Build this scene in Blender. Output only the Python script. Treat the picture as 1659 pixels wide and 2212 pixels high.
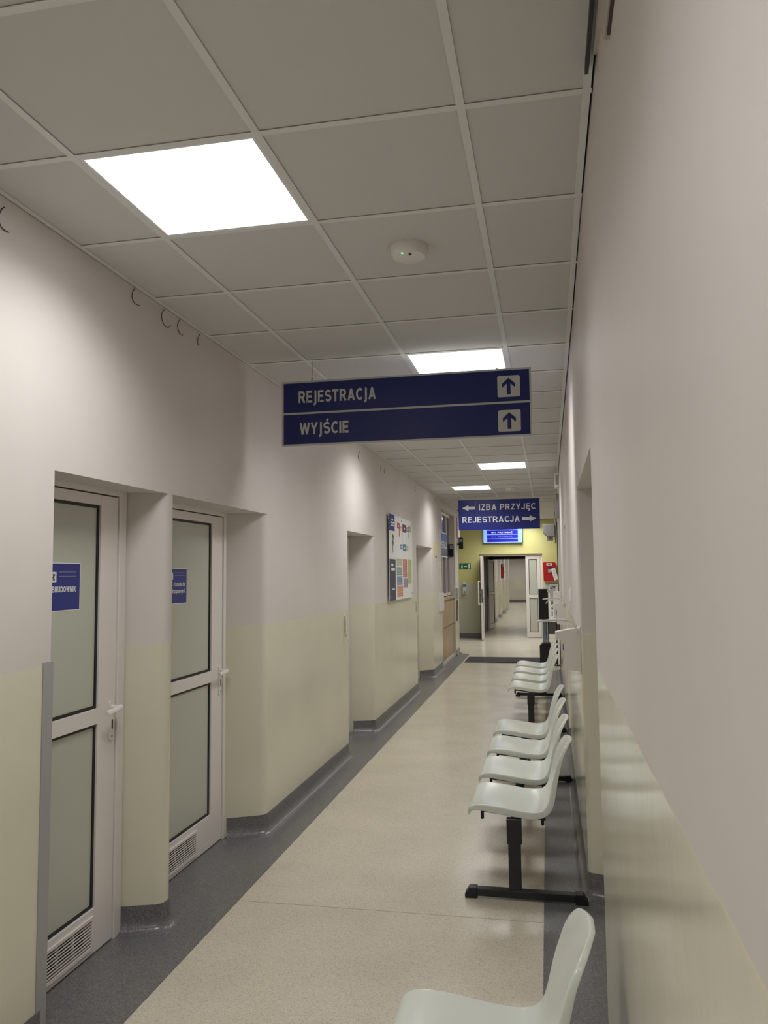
import bpy, bmesh, math, random
from mathutils import Vector, Matrix
random.seed(7)
for o in list(bpy.data.objects):
    bpy.data.objects.remove(o)
SC = bpy.context.scene
COL = SC.collection

# ---------------------------------------------------------------- camera
F_PX, YAW, PITCH, ROLL = 1693.55, -0.203689, 0.0782697, -0.0107976
ZC = 1.62
IW, IH = 1659.0, 2212.0
def basis():
    cy, sy, cp, sp = math.cos(YAW), math.sin(YAW), math.cos(PITCH), math.sin(PITCH)
    f = Vector((sy*cp, cy*cp, sp)); r0 = Vector((cy, -sy, 0)); u0 = r0.cross(f)
    r = r0*math.cos(ROLL) + u0*math.sin(ROLL); u = -r0*math.sin(ROLL) + u0*math.cos(ROLL)
    return r, u, f
R_, U_, F_ = basis()
cam_d = bpy.data.cameras.new('camera'); cam = bpy.data.objects.new('camera', cam_d); COL.objects.link(cam)
cam_d.sensor_fit = 'VERTICAL'; cam_d.sensor_height = 36.0; cam_d.lens = F_PX/IH*36.0
cam_d.clip_start = 0.02; cam_d.clip_end = 200
M = Matrix.Identity(4)
for i in range(3):
    M[i][0] = R_[i]; M[i][1] = U_[i]; M[i][2] = -F_[i]
M[2][3] = ZC
cam.matrix_world = M
SC.camera = cam
# ---------------------------------------------------------------- world, exposure
w = bpy.data.worlds.new('world'); SC.world = w; w.use_nodes = True
w.node_tree.nodes['Background'].inputs[0].default_value = (0.5, 0.5, 0.5, 1)
w.node_tree.nodes['Background'].inputs[1].default_value = 0.02
SC.view_settings.view_transform = 'Standard'; SC.view_settings.look = 'None'
SC.view_settings.gamma = 1.0; SC.view_settings.use_curve_mapping = False
SC.view_settings.exposure = 0.0
LAMP = 3.0; LAMP_W = 12.6            # radiance of the LED ceiling panels, the only light of the place
LAMP_COL = (1.0, 1.0, 0.992)

# pixel -> place
def ray(x, y): return F_ + R_*((x-IW/2)/F_PX) - U_*((y-IH/2)/F_PX)
def on_x(x, y, X): d = ray(x, y); t = X/d[0]; return Vector((X, d[1]*t, ZC+d[2]*t))
def on_y(x, y, Y): d = ray(x, y); t = Y/d[1]; return Vector((d[0]*t, Y, ZC+d[2]*t))
def on_z(x, y, Z=0.0): d = ray(x, y); t = (Z-ZC)/d[2]; return Vector((d[0]*t, d[1]*t, Z))

# ---------------------------------------------------------------- materials
def srgb(r, g, b):
    f = lambda c: (c/255/12.92) if c/255 <= 0.04045 else ((c/255+0.055)/1.055)**2.4
    return (f(r), f(g), f(b), 1.0)
MATS = {}
def mat(name, col, rough=0.5, metal=0.0, spec=0.5, emit=None, estr=0.0, bump=0.0, bscale=200.0, trans=0.0, alpha=1.0, coat=0.0):
    m = bpy.data.materials.new(name); m.use_nodes = True
    nt = m.node_tree; b = nt.nodes['Principled BSDF']
    b.inputs['Base Color'].default_value = col
    b.inputs['Roughness'].default_value = rough
    b.inputs['Metallic'].default_value = metal
    b.inputs['Specular IOR Level'].default_value = spec
    b.inputs['Transmission Weight'].default_value = trans
    b.inputs['Coat Weight'].default_value = coat
    b.inputs['Alpha'].default_value = alpha
    if emit:
        b.inputs['Emission Color'].default_value = emit; b.inputs['Emission Strength'].default_value = estr
    if bump:
        tc = nt.nodes.new('ShaderNodeTexCoord'); n = nt.nodes.new('ShaderNodeTexNoise'); bp = nt.nodes.new('ShaderNodeBump')
        n.inputs['Scale'].default_value = bscale; n.inputs['Detail'].default_value = 3
        bp.inputs['Strength'].default_value = bump; bp.inputs['Distance'].default_value = 0.01
        nt.links.new(tc.outputs['Object'], n.inputs['Vector']); nt.links.new(n.outputs['Fac'], bp.inputs['Height'])
        nt.links.new(bp.outputs['Normal'], b.inputs['Normal'])
    MATS[name] = m
    return m

def paint_mat(name, up, low, split=1.30, bead_highlight=0.0, low_rough=0.22):
    """two-tone wall paint: matt colour above the dado line, glossy oil paint below"""
    m = bpy.data.materials.new(name); m.use_nodes = True
    nt = m.node_tree; b = nt.nodes['Principled BSDF']; L = nt.links.new; N = nt.nodes.new
    g = N('ShaderNodeNewGeometry'); sep = N('ShaderNodeSeparateXYZ'); L(g.outputs['Position'], sep.inputs[0])
    n1 = N('ShaderNodeTexNoise'); n1.inputs['Scale'].default_value = 5.0; n1.inputs['Detail'].default_value = 2; L(g.outputs['Position'], n1.inputs['Vector'])
    a = N('ShaderNodeMath'); a.operation = 'MULTIPLY_ADD'; a.inputs[1].default_value = 0.012; L(n1.outputs['Fac'], a.inputs[0]); L(sep.outputs['Z'], a.inputs[2])
    gt = N('ShaderNodeMath'); gt.operation = 'GREATER_THAN'; gt.inputs[1].default_value = split+0.006; L(a.outputs[0], gt.inputs[0])
    n2 = N('ShaderNodeTexNoise'); n2.inputs['Scale'].default_value = 1.3; n2.inputs['Detail'].default_value = 4; L(g.outputs['Position'], n2.inputs['Vector'])
    mr = N('ShaderNodeMapRange'); mr.inputs[1].default_value = 0.3; mr.inputs[2].default_value = 0.7; mr.inputs[3].default_value = 0.95; mr.inputs[4].default_value = 1.04; L(n2.outputs['Fac'], mr.inputs[0])
    mix = N('ShaderNodeMix'); mix.data_type = 'RGBA'; mix.inputs[6].default_value = low; mix.inputs[7].default_value = up; L(gt.outputs[0], mix.inputs[0])
    mul = N('ShaderNodeMix'); mul.data_type = 'RGBA'; mul.blend_type = 'MULTIPLY'; mul.inputs[0].default_value = 1.0
    L(mix.outputs[2], mul.inputs[6]); L(mr.outputs[0], mul.inputs[7])
    last = mul.outputs[2]
    if bead_highlight:  # lighter line puts the highlight along the paint edge into the colour
        sb = N('ShaderNodeMath'); sb.operation = 'SUBTRACT'; sb.inputs[1].default_value = split+0.004; L(a.outputs[0], sb.inputs[0])
        ab = N('ShaderNodeMath'); ab.operation = 'ABSOLUTE'; L(sb.outputs[0], ab.inputs[0])
        lt = N('ShaderNodeMath'); lt.operation = 'LESS_THAN'; lt.inputs[1].default_value = bead_highlight; L(ab.outputs[0], lt.inputs[0])
        mb = N('ShaderNodeMix'); mb.data_type = 'RGBA'; mb.inputs[7].default_value = srgb(222, 216, 192); L(lt.outputs[0], mb.inputs[0]); L(last, mb.inputs[6]); last = mb.outputs[2]
    L(last, b.inputs['Base Color'])
    rr = N('ShaderNodeMapRange'); rr.inputs[3].default_value = low_rough; rr.inputs[4].default_value = 0.55; L(gt.outputs[0], rr.inputs[0]); L(rr.outputs[0], b.inputs['Roughness'])
    n3 = N('ShaderNodeTexNoise'); n3.inputs['Scale'].default_value = 5.0; n3.inputs['Detail'].default_value = 5; L(g.outputs['Position'], n3.inputs['Vector'])
    bp = N('ShaderNodeBump'); bp.inputs['Strength'].default_value = 0.11; bp.inputs['Distance'].default_value = 0.012; L(n3.outputs['Fac'], bp.inputs['Height']); L(bp.outputs['Normal'], b.inputs['Normal'])
    b.inputs['Specular IOR Level'].default_value = 0.45
    MATS[name] = m
    return m

def vinyl_mat(name, base, dark, light, rough, amount=0.5, scale=260.0):
    m = bpy.data.materials.new(name); m.use_nodes = True
    nt = m.node_tree; b = nt.nodes['Principled BSDF']; L = nt.links.new; N = nt.nodes.new
    g = N('ShaderNodeNewGeometry')
    v = N('ShaderNodeTexVoronoi'); v.inputs['Scale'].default_value = scale; L(g.outputs['Position'], v.inputs['Vector'])
    s = N('ShaderNodeSeparateColor'); L(v.outputs['Color'], s.inputs[0])
    r = N('ShaderNodeValToRGB'); e = r.color_ramp.elements
    e[0].position = 0.0; e[0].color = dark; e[1].position = 1.0; e[1].color = light
    k = e.new(0.28); k.color = base; k = e.new(0.75); k.color = base
    L(s.outputs[0], r.inputs[0])
    n = N('ShaderNodeTexNoise'); n.inputs['Scale'].default_value = 2.2; n.inputs['Detail'].default_value = 4; L(g.outputs['Position'], n.inputs['Vector'])
    mr = N('ShaderNodeMapRange'); mr.inputs[1].default_value = 0.3; mr.inputs[2].default_value = 0.7; mr.inputs[3].default_value = 0.93; mr.inputs[4].default_value = 1.05; L(n.outputs['Fac'], mr.inputs[0])
    mx = N('ShaderNodeMix'); mx.data_type = 'RGBA'; mx.blend_type = 'MULTIPLY'; mx.inputs[0].default_value = 1.0
    L(r.outputs[0], mx.inputs[6]); L(mr.outputs[0], mx.inputs[7]); L(mx.outputs[2], b.inputs['Base Color'])
    b.inputs['Roughness'].default_value = rough
    nb = N('ShaderNodeTexNoise'); nb.inputs['Scale'].default_value = 14.0; nb.inputs['Detail'].default_value = 3; L(g.outputs['Position'], nb.inputs['Vector'])
    bp = N('ShaderNodeBump'); bp.inputs['Strength'].default_value = 0.05; bp.inputs['Distance'].default_value = 0.01; L(nb.outputs['Fac'], bp.inputs['Height']); L(bp.outputs['Normal'], b.inputs['Normal'])
    MATS[name] = m
    return m

paint_mat('paint_left', srgb(216, 209, 204), srgb(219, 215, 194))
paint_mat('paint_right', srgb(216, 209, 204), srgb(219, 215, 194), bead_highlight=0.004, low_rough=0.16)
paint_mat('paint_hall', srgb(208, 203, 138), srgb(200, 199, 180), split=1.36)
vinyl_mat('vinyl_beige', srgb(206, 197, 179), srgb(182, 172, 156), srgb(218, 210, 194), 0.22)
vinyl_mat('vinyl_grey', srgb(108, 107, 108), srgb(76, 75, 76), srgb(140, 139, 138), 0.28, scale=300)
mat('vinyl_seam', srgb(172, 163, 146), 0.4)
mat('tile', srgb(212, 211, 209), 0.9, spec=0.15, bump=0.15, bscale=350)
mat('grid', srgb(226, 227, 225), 0.5)
mat('void', srgb(40, 38, 36), 0.9)
mat('lamp_frame', srgb(235, 235, 235), 0.4)
mat('led', (1, 1, 1, 1), 0.5, emit=(*LAMP_COL, 1), estr=LAMP)
mat('alu_white', srgb(226, 219, 215), 0.32)
mat('gasket', srgb(18, 18, 20), 0.5)
mat('frosted', srgb(188, 190, 176), 0.30, bump=0.02, bscale=600)
mat('navy', srgb(30, 40, 126), 0.35)
mat('navy_dark', srgb(18, 32, 104), 0.38)
mat('print_white', srgb(232, 232, 230), 0.45)
mat('print_grey', srgb(128, 132, 160), 0.5)
mat('sign_frame', srgb(196, 197, 196), 0.35)
mat('letter_grey', srgb(205, 205, 200), 0.4)
mat('white_plastic', srgb(232, 228, 222), 0.35)
mat('cream_plastic', srgb(226, 220, 200), 0.35)
mat('seat_plastic', srgb(212, 216, 208), 0.22)
mat('black_metal', srgb(30, 32, 36), 0.35)
mat('black_plastic', srgb(20, 22, 26), 0.4)
mat('dark_grey', srgb(66, 64, 62), 0.6)
mat('guard_grey', srgb(160, 158, 158), 0.35)
mat('steel', srgb(170, 168, 164), 0.3, metal=0.9)
mat('dark_steel', srgb(74, 66, 56), 0.35, metal=0.6)
mat('wire', srgb(40, 38, 36), 0.5)
mat('mat_black', srgb(44, 44, 45), 0.85, bump=0.4, bscale=500)
mat('wood', srgb(186, 162, 132), 0.4)
mat('red', srgb(166, 26, 30), 0.35)
mat('green', srgb(10, 104, 66), 0.4)
mat('yellow_paper', srgb(222, 212, 140), 0.6)
mat('paper', srgb(222, 220, 212), 0.6)
mat('plaster_raw', srgb(190, 182, 173), 0.9, bump=0.5, bscale=40)
mat('lining_dark', srgb(54, 52, 50), 0.5)
mat('glass_dark', srgb(62, 66, 74), 0.12)
mat('blind', srgb(112, 112, 114), 0.5)
mat('led_green', srgb(60, 230, 120), 0.4, emit=srgb(60, 240, 130), estr=2.0)
mat('tv_light', srgb(120, 160, 250), 0.4, emit=srgb(140, 178, 255), estr=0.9)
mat('tv_blue', srgb(20, 20, 150), 0.4, emit=srgb(24, 20, 165), estr=0.8)
mat('tv_text', srgb(220, 225, 255), 0.4, emit=srgb(215, 220, 255), estr=0.8)
mat('tv_dim', srgb(120, 125, 200), 0.4, emit=srgb(105, 110, 200), estr=0.7)
mat('clear_blue', srgb(160, 178, 205), 0.08, trans=0.7)
mat('clock_glass', srgb(140, 150, 170), 0.1)
for nm, c in dict(c_orange=(196, 96, 70), c_red=(186, 60, 66), c_sand=(206, 176, 120), c_plum=(128, 36, 96), c_olive=(140, 156, 70), c_slate=(104, 116, 148), c_teal=(74, 128, 140), c_sage=(164, 188, 140), c_teal2=(86, 140, 136), c_blue=(74, 112, 170), c_mauve=(130, 100, 140), c_rust=(208, 118, 66), c_lime=(160, 184, 84), c_rose=(196, 76, 92), c_navygrey=(60, 60, 92)).items():
    mat(nm, srgb(*c), 0.4)
# wood grain
def wood_grain(m):
    nt = m.node_tree; b = nt.nodes['Principled BSDF']; N = nt.nodes.new; L = nt.links.new
    tc = N('ShaderNodeTexCoord'); mp = N('ShaderNodeMapping'); mp.inputs['Scale'].default_value = (30, 30, 1.2)
    n = N('ShaderNodeTexNoise'); n.inputs['Scale'].default_value = 1.0; n.inputs['Detail'].default_value = 4
    r = N('ShaderNodeValToRGB'); r.color_ramp.elements[0].color = srgb(164, 138, 108); r.color_ramp.elements[0].position = .35; r.color_ramp.elements[1].color = srgb(200, 176, 144); r.color_ramp.elements[1].position = .65
    L(tc.outputs['Object'], mp.inputs[0]); L(mp.outputs[0], n.inputs['Vector']); L(n.outputs['Fac'], r.inputs[0]); L(r.outputs[0], b.inputs['Base Color'])
wood_grain(MATS['wood'])

# ---------------------------------------------------------------- helpers
def tag(o, label=None, cat=None, group=None, kind=None):
    if label: o['label'] = label
    if cat: o['category'] = cat
    if group: o['group'] = group
    if kind: o['kind'] = kind
    return o
def empty(name, loc=(0, 0, 0), parent=None):
    o = bpy.data.objects.new(name, None); COL.objects.link(o); o.location = loc; o.empty_display_size = 0.05
    if parent: o.parent = parent
    return o
class MB:
    def __init__(s): s.v = []; s.f = []
    def add(s, v, f):
        n = len(s.v); s.v += [tuple(p) for p in v]; s.f += [tuple(i+n for i in q) for q in f]; return s
    def box(s, x0, x1, y0, y1, z0, z1):
        v = [(x, y, z) for z in (z0, z1) for y in (y0, y1) for x in (x0, x1)]
        return s.add(v, [(0, 2, 3, 1), (4, 5, 7, 6), (0, 1, 5, 4), (2, 6, 7, 3), (0, 4, 6, 2), (1, 3, 7, 5)])
    def prism(s, poly, axis, a, b):
        """closed polygon extruded from a to b along an axis (poly in the two other axes, xyz order)"""
        def mk(p, t):
            return {'x': (t, p[0], p[1]), 'y': (p[0], t, p[1]), 'z': (p[0], p[1], t)}[axis]
        n = len(poly)
        v = [mk(p, a) for p in poly]+[mk(p, b) for p in poly]
        f = [tuple(range(n)), tuple(range(2*n-1, n-1, -1))]+[(i, i+n, (i+1) % n+n, (i+1) % n) for i in range(n)]
        return s.add(v, f)
    def cyl(s, c0, c1, r0, r1=None, n=20, cap=True):
        r1 = r0 if r1 is None else r1
        c0 = Vector(c0); c1 = Vector(c1); d = (c1-c0).normalized()
        a = d.orthogonal().normalized(); b = d.cross(a)
        ring = lambda c, r: [c+(a*math.cos(2*math.pi*i/n)+b*math.sin(2*math.pi*i/n))*r for i in range(n)]
        v = ring(c0, r0)+ring(c1, r1)
        f = [(i, (i+1) % n, (i+1) % n+n, i+n) for i in range(n)]
        if cap: f += [tuple(range(n-1, -1, -1)), tuple(range(n, 2*n))]
        return s.add(v, f)
    def tube(s, pts, r, n=8, flat=1.0):
        pts = [Vector(p) for p in pts]; v = []; f = []
        up = None
        for i, p in enumerate(pts):
            d = (pts[min(i+1, len(pts)-1)]-pts[max(i-1, 0)]).normalized()
            if up is None: up = d.orthogonal().normalized()
            a = (up-d*up.dot(d)).normalized(); b = d.cross(a); up = a
            v += [p+(a*math.cos(2*math.pi*k/n)+b*math.sin(2*math.pi*k/n)*flat)*r for k in range(n)]
        m = len(pts)
        for i in range(m-1):
            f += [(i*n+k, i*n+(k+1) % n, (i+1)*n+(k+1) % n, (i+1)*n+k) for k in range(n)]
        f += [tuple(range(n-1, -1, -1)), tuple(range((m-1)*n, m*n))]
        return s.add(v, f)
    def lathe(s, c, prof, n=32, axis='z'):
        v = []; f = []
        for r, h in prof:
            for i in range(n):
                a = 2*math.pi*i/n
                p = (r*math.cos(a), r*math.sin(a), h) if axis == 'z' else ((r*math.cos(a), h, r*math.sin(a)) if axis == 'y' else (h, r*math.cos(a), r*math.sin(a)))
                v.append((c[0]+p[0], c[1]+p[1], c[2]+p[2]))
        m = len(prof)
        for j in range(m-1):
            f += [(j*n+i, j*n+(i+1) % n, (j+1)*n+(i+1) % n, (j+1)*n+i) for i in range(n)]
        f += [tuple(range(n-1, -1, -1)), tuple(range((m-1)*n, m*n))]
        return s.add(v, f)
    def mesh(s, name, mt):
        me = bpy.data.meshes.new(name); me.from_pydata([tuple(p) for p in s.v], [], s.f); me.materials.append(MATS[mt])
        bm = bmesh.new(); bm.from_mesh(me); bmesh.ops.recalc_face_normals(bm, faces=bm.faces)
        big = [f for f in bm.faces if len(f.verts) > 8]
        if big: bmesh.ops.triangulate(bm, faces=big)
        bm.to_mesh(me); bm.free()
        return me
    def build(s, name, mt, parent=None, smooth=False, bevel=0.0, seg=2, loc=None):
        o = bpy.data.objects.new(name, s.mesh(name, mt)); COL.objects.link(o)
        if loc is not None: o.location = loc
        if parent: o.parent = parent
        if smooth:
            for p in o.data.polygons: p.use_smooth = True
            try: o.data.set_sharp_from_angle(angle=math.radians(38))
            except Exception: pass
        if bevel:
            md = o.modifiers.new('bevel', 'BEVEL'); md.width = bevel; md.segments = seg; md.limit_method = 'ANGLE'; md.angle_limit = math.radians(40)
            md.harden_normals = False
        return o
def rounded(poly, closed=True, seg=5):
    """poly: (x, y) or (x, y, r) -> polyline with those corners rounded"""
    out = []; n = len(poly)
    for i, p in enumerate(poly):
        r = p[2] if len(p) > 2 else 0
        P = Vector(p[:2])
        if r <= 0 or (not closed and i in (0, n-1)): out.append((P.x, P.y)); continue
        A = Vector(poly[i-1][:2]); B = Vector(poly[(i+1) % n][:2])
        da = (A-P).normalized(); db = (B-P).normalized(); ang = da.angle(db)
        t = min(r/math.tan(ang/2), (A-P).length*.49, (B-P).length*.49)
        a = P+da*t; b = P+db*t
        for k in range(seg+1):
            u = k/seg; q = a*(1-u)**2+P*2*u*(1-u)+b*u*u; out.append((q.x, q.y))
    return out
def rrect(w, h, r, cx=0, cy=0, seg=4):
    return rounded([(cx-w/2, cy-h/2, r), (cx+w/2, cy-h/2, r), (cx+w/2, cy+h/2, r), (cx-w/2, cy+h/2, r)], seg=seg)
def sweep(pts, prof, side):
    """sweep a (distance, height) profile along a plan polyline, offset to one side"""
    P = [Vector(p) for p in pts]; mb = MB(); n = len(P); k = len(prof); v = []
    for i in range(n):
        a = (P[i]-P[i-1]).normalized() if i > 0 else None
        b = (P[i+1]-P[i]).normalized() if i < n-1 else None
        na = Vector((-a.y, a.x))*side if a else None; nb = Vector((-b.y, b.x))*side if b else None
        if na and nb:
            m = (na+nb); m = m.normalized() if m.length > 1e-6 else na
            sc = 1/max(m.dot(na), 0.45); off = m*sc
        else: off = na or nb
        for d, z in prof: v.append((P[i].x+off.x*d, P[i].y+off.y*d, z))
    f = [(i*k+j, (i+1)*k+j, (i+1)*k+(j+1) % k, i*k+(j+1) % k) for i in range(n-1) for j in range(k)]
    f += [tuple(range(k-1, -1, -1)), tuple(range((n-1)*k, n*k))]
    return mb.add(v, f)
FR_X = (Vector((0, 1, 0)), Vector((0, 0, 1)), Vector((1, 0, 0)))     # seen by someone looking towards -x
FR_Y = (Vector((1, 0, 0)), Vector((0, 0, 1)), Vector((0, -1, 0)))    # seen by someone looking towards +y
FR_XR = (Vector((0, -1, 0)), Vector((0, 0, 1)), Vector((-1, 0, 0)))  # seen by someone looking towards +x
def place(o_, fr, x, y, n=0.0): return Vector(o_)+fr[0]*x+fr[1]*y+fr[2]*n
def flat(name, poly, o_, fr, mt, parent, n0=0.0, n1=0.001):
    """thin printed or cut-out plate: polygon in sign coordinates"""
    mb = MB(); k = len(poly)
    v = [place(o_, fr, x, y, n1) for x, y in poly]+[place(o_, fr, x, y, n0) for x, y in poly]
    mb.add(v, [tuple(range(k)), tuple(range(2*k-1, k-1, -1))]+[(i, i+k, (i+1) % k+k, (i+1) % k) for i in range(k)])
    return mb.build(name, mt, parent)
def rect(x0, y0, x1, y1): return [(x0, y0), (x1, y0), (x1, y1), (x0, y1)]
def lettering(body, o_, fr, width, height, mt, parent, bold=0.012, n0=0.0, depth=0.001, align='l', name='lettering'):
    """text mesh fitted into width x height (sign coordinates start at o_)"""
    cu = bpy.data.curves.new('txt', 'FONT'); cu.body = body; cu.size = 1.0; cu.offset = bold; cu.extrude = 0.0; cu.resolution_u = 3
    ob = bpy.data.objects.new('txt', cu); COL.objects.link(ob)
    bpy.context.view_layer.update()
    dg = bpy.context.evaluated_depsgraph_get()
    me = bpy.data.meshes.new_from_object(ob.evaluated_get(dg))
    bpy.data.objects.remove(ob); bpy.data.curves.remove(cu)
    xs = [v.co.x for v in me.vertices]; ys = [v.co.y for v in me.vertices]
    x0, x1, y0, y1 = min(xs), max(xs), min(ys), max(ys)
    sx = width/(x1-x0); sy = height/(y1-y0)
    for v in me.vertices:
        v.co = place(o_, fr, (v.co.x-x0)*sx, (v.co.y-y0)*sy, n0+depth)
    me.materials.clear(); me.materials.append(MATS[mt]); me.name = name
    o = bpy.data.objects.new(name, me); COL.objects.link(o); o.parent = parent
    return o

# bold sans capitals drawn as thick strokes (cap height 1)
def _arc(cx, cy, rx, ry, a0, a1, n=10): return [(cx+rx*math.cos(math.radians(a0+(a1-a0)*i/n)), cy+ry*math.sin(math.radians(a0+(a1-a0)*i/n))) for i in range(n+1)]
_bowl = lambda yt, yb, xr_, x0=.1: [(x0, yt), (xr_-(yt-yb)/2, yt)]+_arc(xr_-(yt-yb)/2, (yt+yb)/2, (yt-yb)/2, (yt-yb)/2, 90, -90, 8)[1:-1]+[(xr_-(yt-yb)/2, yb), (x0, yb)]
_S = _arc(.34, .71, .25, .20, 25, 270, 10)+_arc(.34, .30, .26, .21, 90, -155, 10)[1:]
GLYPH = {
 'A': (.74, [[(.09, 0), (.37, .98)], [(.65, 0), (.37, .98)], [(.2, .28), (.54, .28)]]), 'B': (.70, [[(.1, 0), (.1, 1)], _bowl(.91, .53, .56), _bowl(.53, .09, .60)]),
 'C': (.70, [_arc(.41, .5, .31, .41, 48, 312, 18)]), 'D': (.74, [[(.1, 0), (.1, 1)], [(.1, .91), (.3, .91)]+_arc(.3, .5, .34, .41, 90, -90, 12)[1:-1]+[(.3, .09), (.1, .09)]]),
 'E': (.62, [[(.1, 0), (.1, 1)], [(.1, .91), (.6, .91)], [(.1, .52), (.56, .52)], [(.1, .09), (.61, .09)]]), 'I': (.20, [[(.1, 0), (.1, 1)]]),
 'J': (.52, [[(.42, 1), (.42, .3)]+_arc(.22, .28, .20, .19, 0, -170, 9)]), 'K': (.72, [[(.1, 0), (.1, 1)], [(.14, .40), (.60, .98)], [(.30, .56), (.64, .02)]]),
 'N': (.72, [[(.1, 0), (.1, 1)], [(.62, 0), (.62, 1)], [(.11, .93), (.61, .07)]]), 'O': (.78, [_arc(.39, .5, .30, .41, 0, 360, 24)]),
 'P': (.66, [[(.1, 0), (.1, 1)], _bowl(.91, .44, .58)]), 'R': (.72, [[(.1, 0), (.1, 1)], _bowl(.91, .48, .58), [(.36, .46), (.64, 0)]]), 'S': (.66, [_S]),
 'T': (.64, [[(.32, 0), (.32, 1)], [(0, .91), (.64, .91)]]), 'U': (.72, [[(.1, 1), (.1, .36)]+_arc(.36, .34, .26, .25, 180, 360, 10)+[(.62, .36), (.62, 1)]]),
 'W': (1.0, [[(.07, 1), (.27, .02)], [(.27, .02), (.5, .96)], [(.5, .96), (.73, .02)], [(.73, .02), (.93, 1)]]), 'Y': (.70, [[(.07, 1), (.35, .44)], [(.63, 1), (.35, .44)], [(.35, .5), (.35, 0)]]),
 'Z': (.64, [[(.03, .91), (.61, .91)], [(.02, .09), (.62, .09)], [(.53, .88), (.11, .12)]]), ' ': (.26, [])}
GLYPH['\u015a'] = (.66, [_S, [(.34, 1.07), (.46, 1.24)]]); GLYPH['\u0118'] = (.62, GLYPH['E'][1]+[[(.50, .05), (.42, -.10), (.46, -.18), (.60, -.18)]])
GLYPH['j'] = (.36, [[(.22, 1), (.22, .05)]+_arc(.06, .0, .16, .16, 0, -100, 6)])
def caps(body, o_, fr, width, height, mt, parent, thick=.19, n0=0.0, depth=.001, gap=.12, name='lettering'):
    x = 0.0; strokes = []
    for ch in body:
        wd, st = GLYPH[ch]
        strokes += [[(px+x, py) for px, py in q] for q in st]; x += wd+gap
    tot = x-gap; sx = width/tot; mb = MB()
    for k, q in enumerate(strokes):
        P = [Vector(p) for p in q]; L_, Rr = [], []; n = len(P); closed = (P[0]-P[-1]).length < 1e-4
        for i in range(n):
            a = (P[i]-P[i-1]) if i > 0 else (P[-1]-P[-2] if closed else None); b = (P[i+1]-P[i]) if i < n-1 else (P[1]-P[0] if closed else None)
            na = Vector((-a.y, a.x)).normalized() if a else None; nb = Vector((-b.y, b.x)).normalized() if b else None
            m = (na+nb).normalized() if (na and nb) else (na or nb)
            h = thick/2/max(m.dot(na or nb), .5); L_.append(P[i]+m*h); Rr.append(P[i]-m*h)
        z = n0+depth+.00006*(k % 3)
        v = [place(o_, fr, p.x*sx, p.y*height, z) for p in L_]+[place(o_, fr, p.x*sx, p.y*height, z) for p in Rr]
        mb.add(v, [(i, i+1, n+i+1, n+i) for i in range(n-1)])
    me = bpy.data.meshes.new(name); me.from_pydata([tuple(p) for p in mb.v], [], mb.f); me.materials.append(MATS[mt])
    o = bpy.data.objects.new(name, me); COL.objects.link(o); o.parent = parent
    return o

CEIL = 2.9143
XL = -1.775
XC, Y0 = -1.40177, 2.09137
def xr(y): return 0.155 if y < 2.75 else 0.163+(y-4.1)*0.0023

# ================================================================ SETTING
YB, YE, YH, XH0, XH1 = -3.9, 16.06, 19.75, -5.2, 1.7
NT = 2.014
# --- floor
fl = MB().box(-5.4, 3.0, YB-.2, 48, -0.12, 0.0).build('floor', 'vinyl_beige')
tag(fl, 'beige flecked glossy vinyl floor running the length of the corridor', 'floor', kind='structure')
SLX, SRX = -1.551, -0.0574
# --- left wall
lowpoly = [(XL, YB), (XL, 2.575), (-2.12, 2.575), (-2.12, 3.385), (-1.96, 3.385), (XL, 3.45, .05), (XL, 3.545, .05), (-2.14, 3.545), (-2.14, 4.69), (-2.0, 4.69), (XL, 4.81, .07),
           (XL, 6.93), (-2.12, 6.93), (-2.12, 7.95), (-1.99, 7.95), (XL, 8.02, .06), (XL, 10.78), (-2.12, 10.78), (-2.12, 12.14), (-1.97, 12.14), (XL, 12.3, .06),
           (XL, 13.45), (-2.6, 13.45), (-2.6, 15.42), (XL, 15.42), (XL, YE, .02), (XH0, YE), (XH0, YE-.18), (-2.9, YE-.18), (-2.9, YB)]
midpoly = [(XL, YB), (XL, 13.45), (-2.6, 13.45), (-2.6, 15.42), (XL, 15.42), (XL, YE, .02), (XH0, YE), (XH0, YE-.18), (-2.9, YE-.18), (-2.9, YB)]
toppoly = [(XL, YB), (XL, YE, .02), (XH0, YE), (XH0, YE-.18), (-2.9, YE-.18), (-2.9, YB)]
mb = MB(); mb.prism(rounded(lowpoly), 'z', 0, NT); mb.prism(rounded(midpoly), 'z', NT, 2.74); mb.prism(rounded(toppoly), 'z', 2.74, 3.02)
wl = mb.build('wall_left', 'paint_left', smooth=True)
tag(wl, 'left corridor wall with door niches, grey above and glossy cream below', 'wall', kind='structure')
# --- right wall
NR = 2.045
RX0, RXE = 0.155, xr(13.4)
def rp(y): return (xr(y), y)
rlow = [(RX0, YB), (RX0, 2.73), (.47, 2.73), (.47, 4.14), (.30, 4.14), (xr(4.18), 4.18, .035), rp(7.2), (.47, 7.2), (.47, 7.86), (.30, 7.86), (xr(7.9), 7.9, .03), (RXE, 13.4, .01), (XH1, 13.4), (XH1, 13.25), (.62, 13.25), (.62, YB)]
rtop = [(RX0, YB), (RX0, 2.73), rp(4.18), rp(7.9), (RXE, 13.4, .01), (XH1, 13.4), (XH1, 13.25), (.62, 13.25), (.62, YB)]
mb = MB(); mb.prism(rounded(rlow), 'z', 0, NR); mb.prism(rounded(rtop), 'z', NR, 3.02)
wr = mb.build('wall_right', 'paint_right', smooth=True)
tag(wr, 'right corridor wall behind the seats, grey above and glossy cream below', 'wall', kind='structure')
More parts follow.
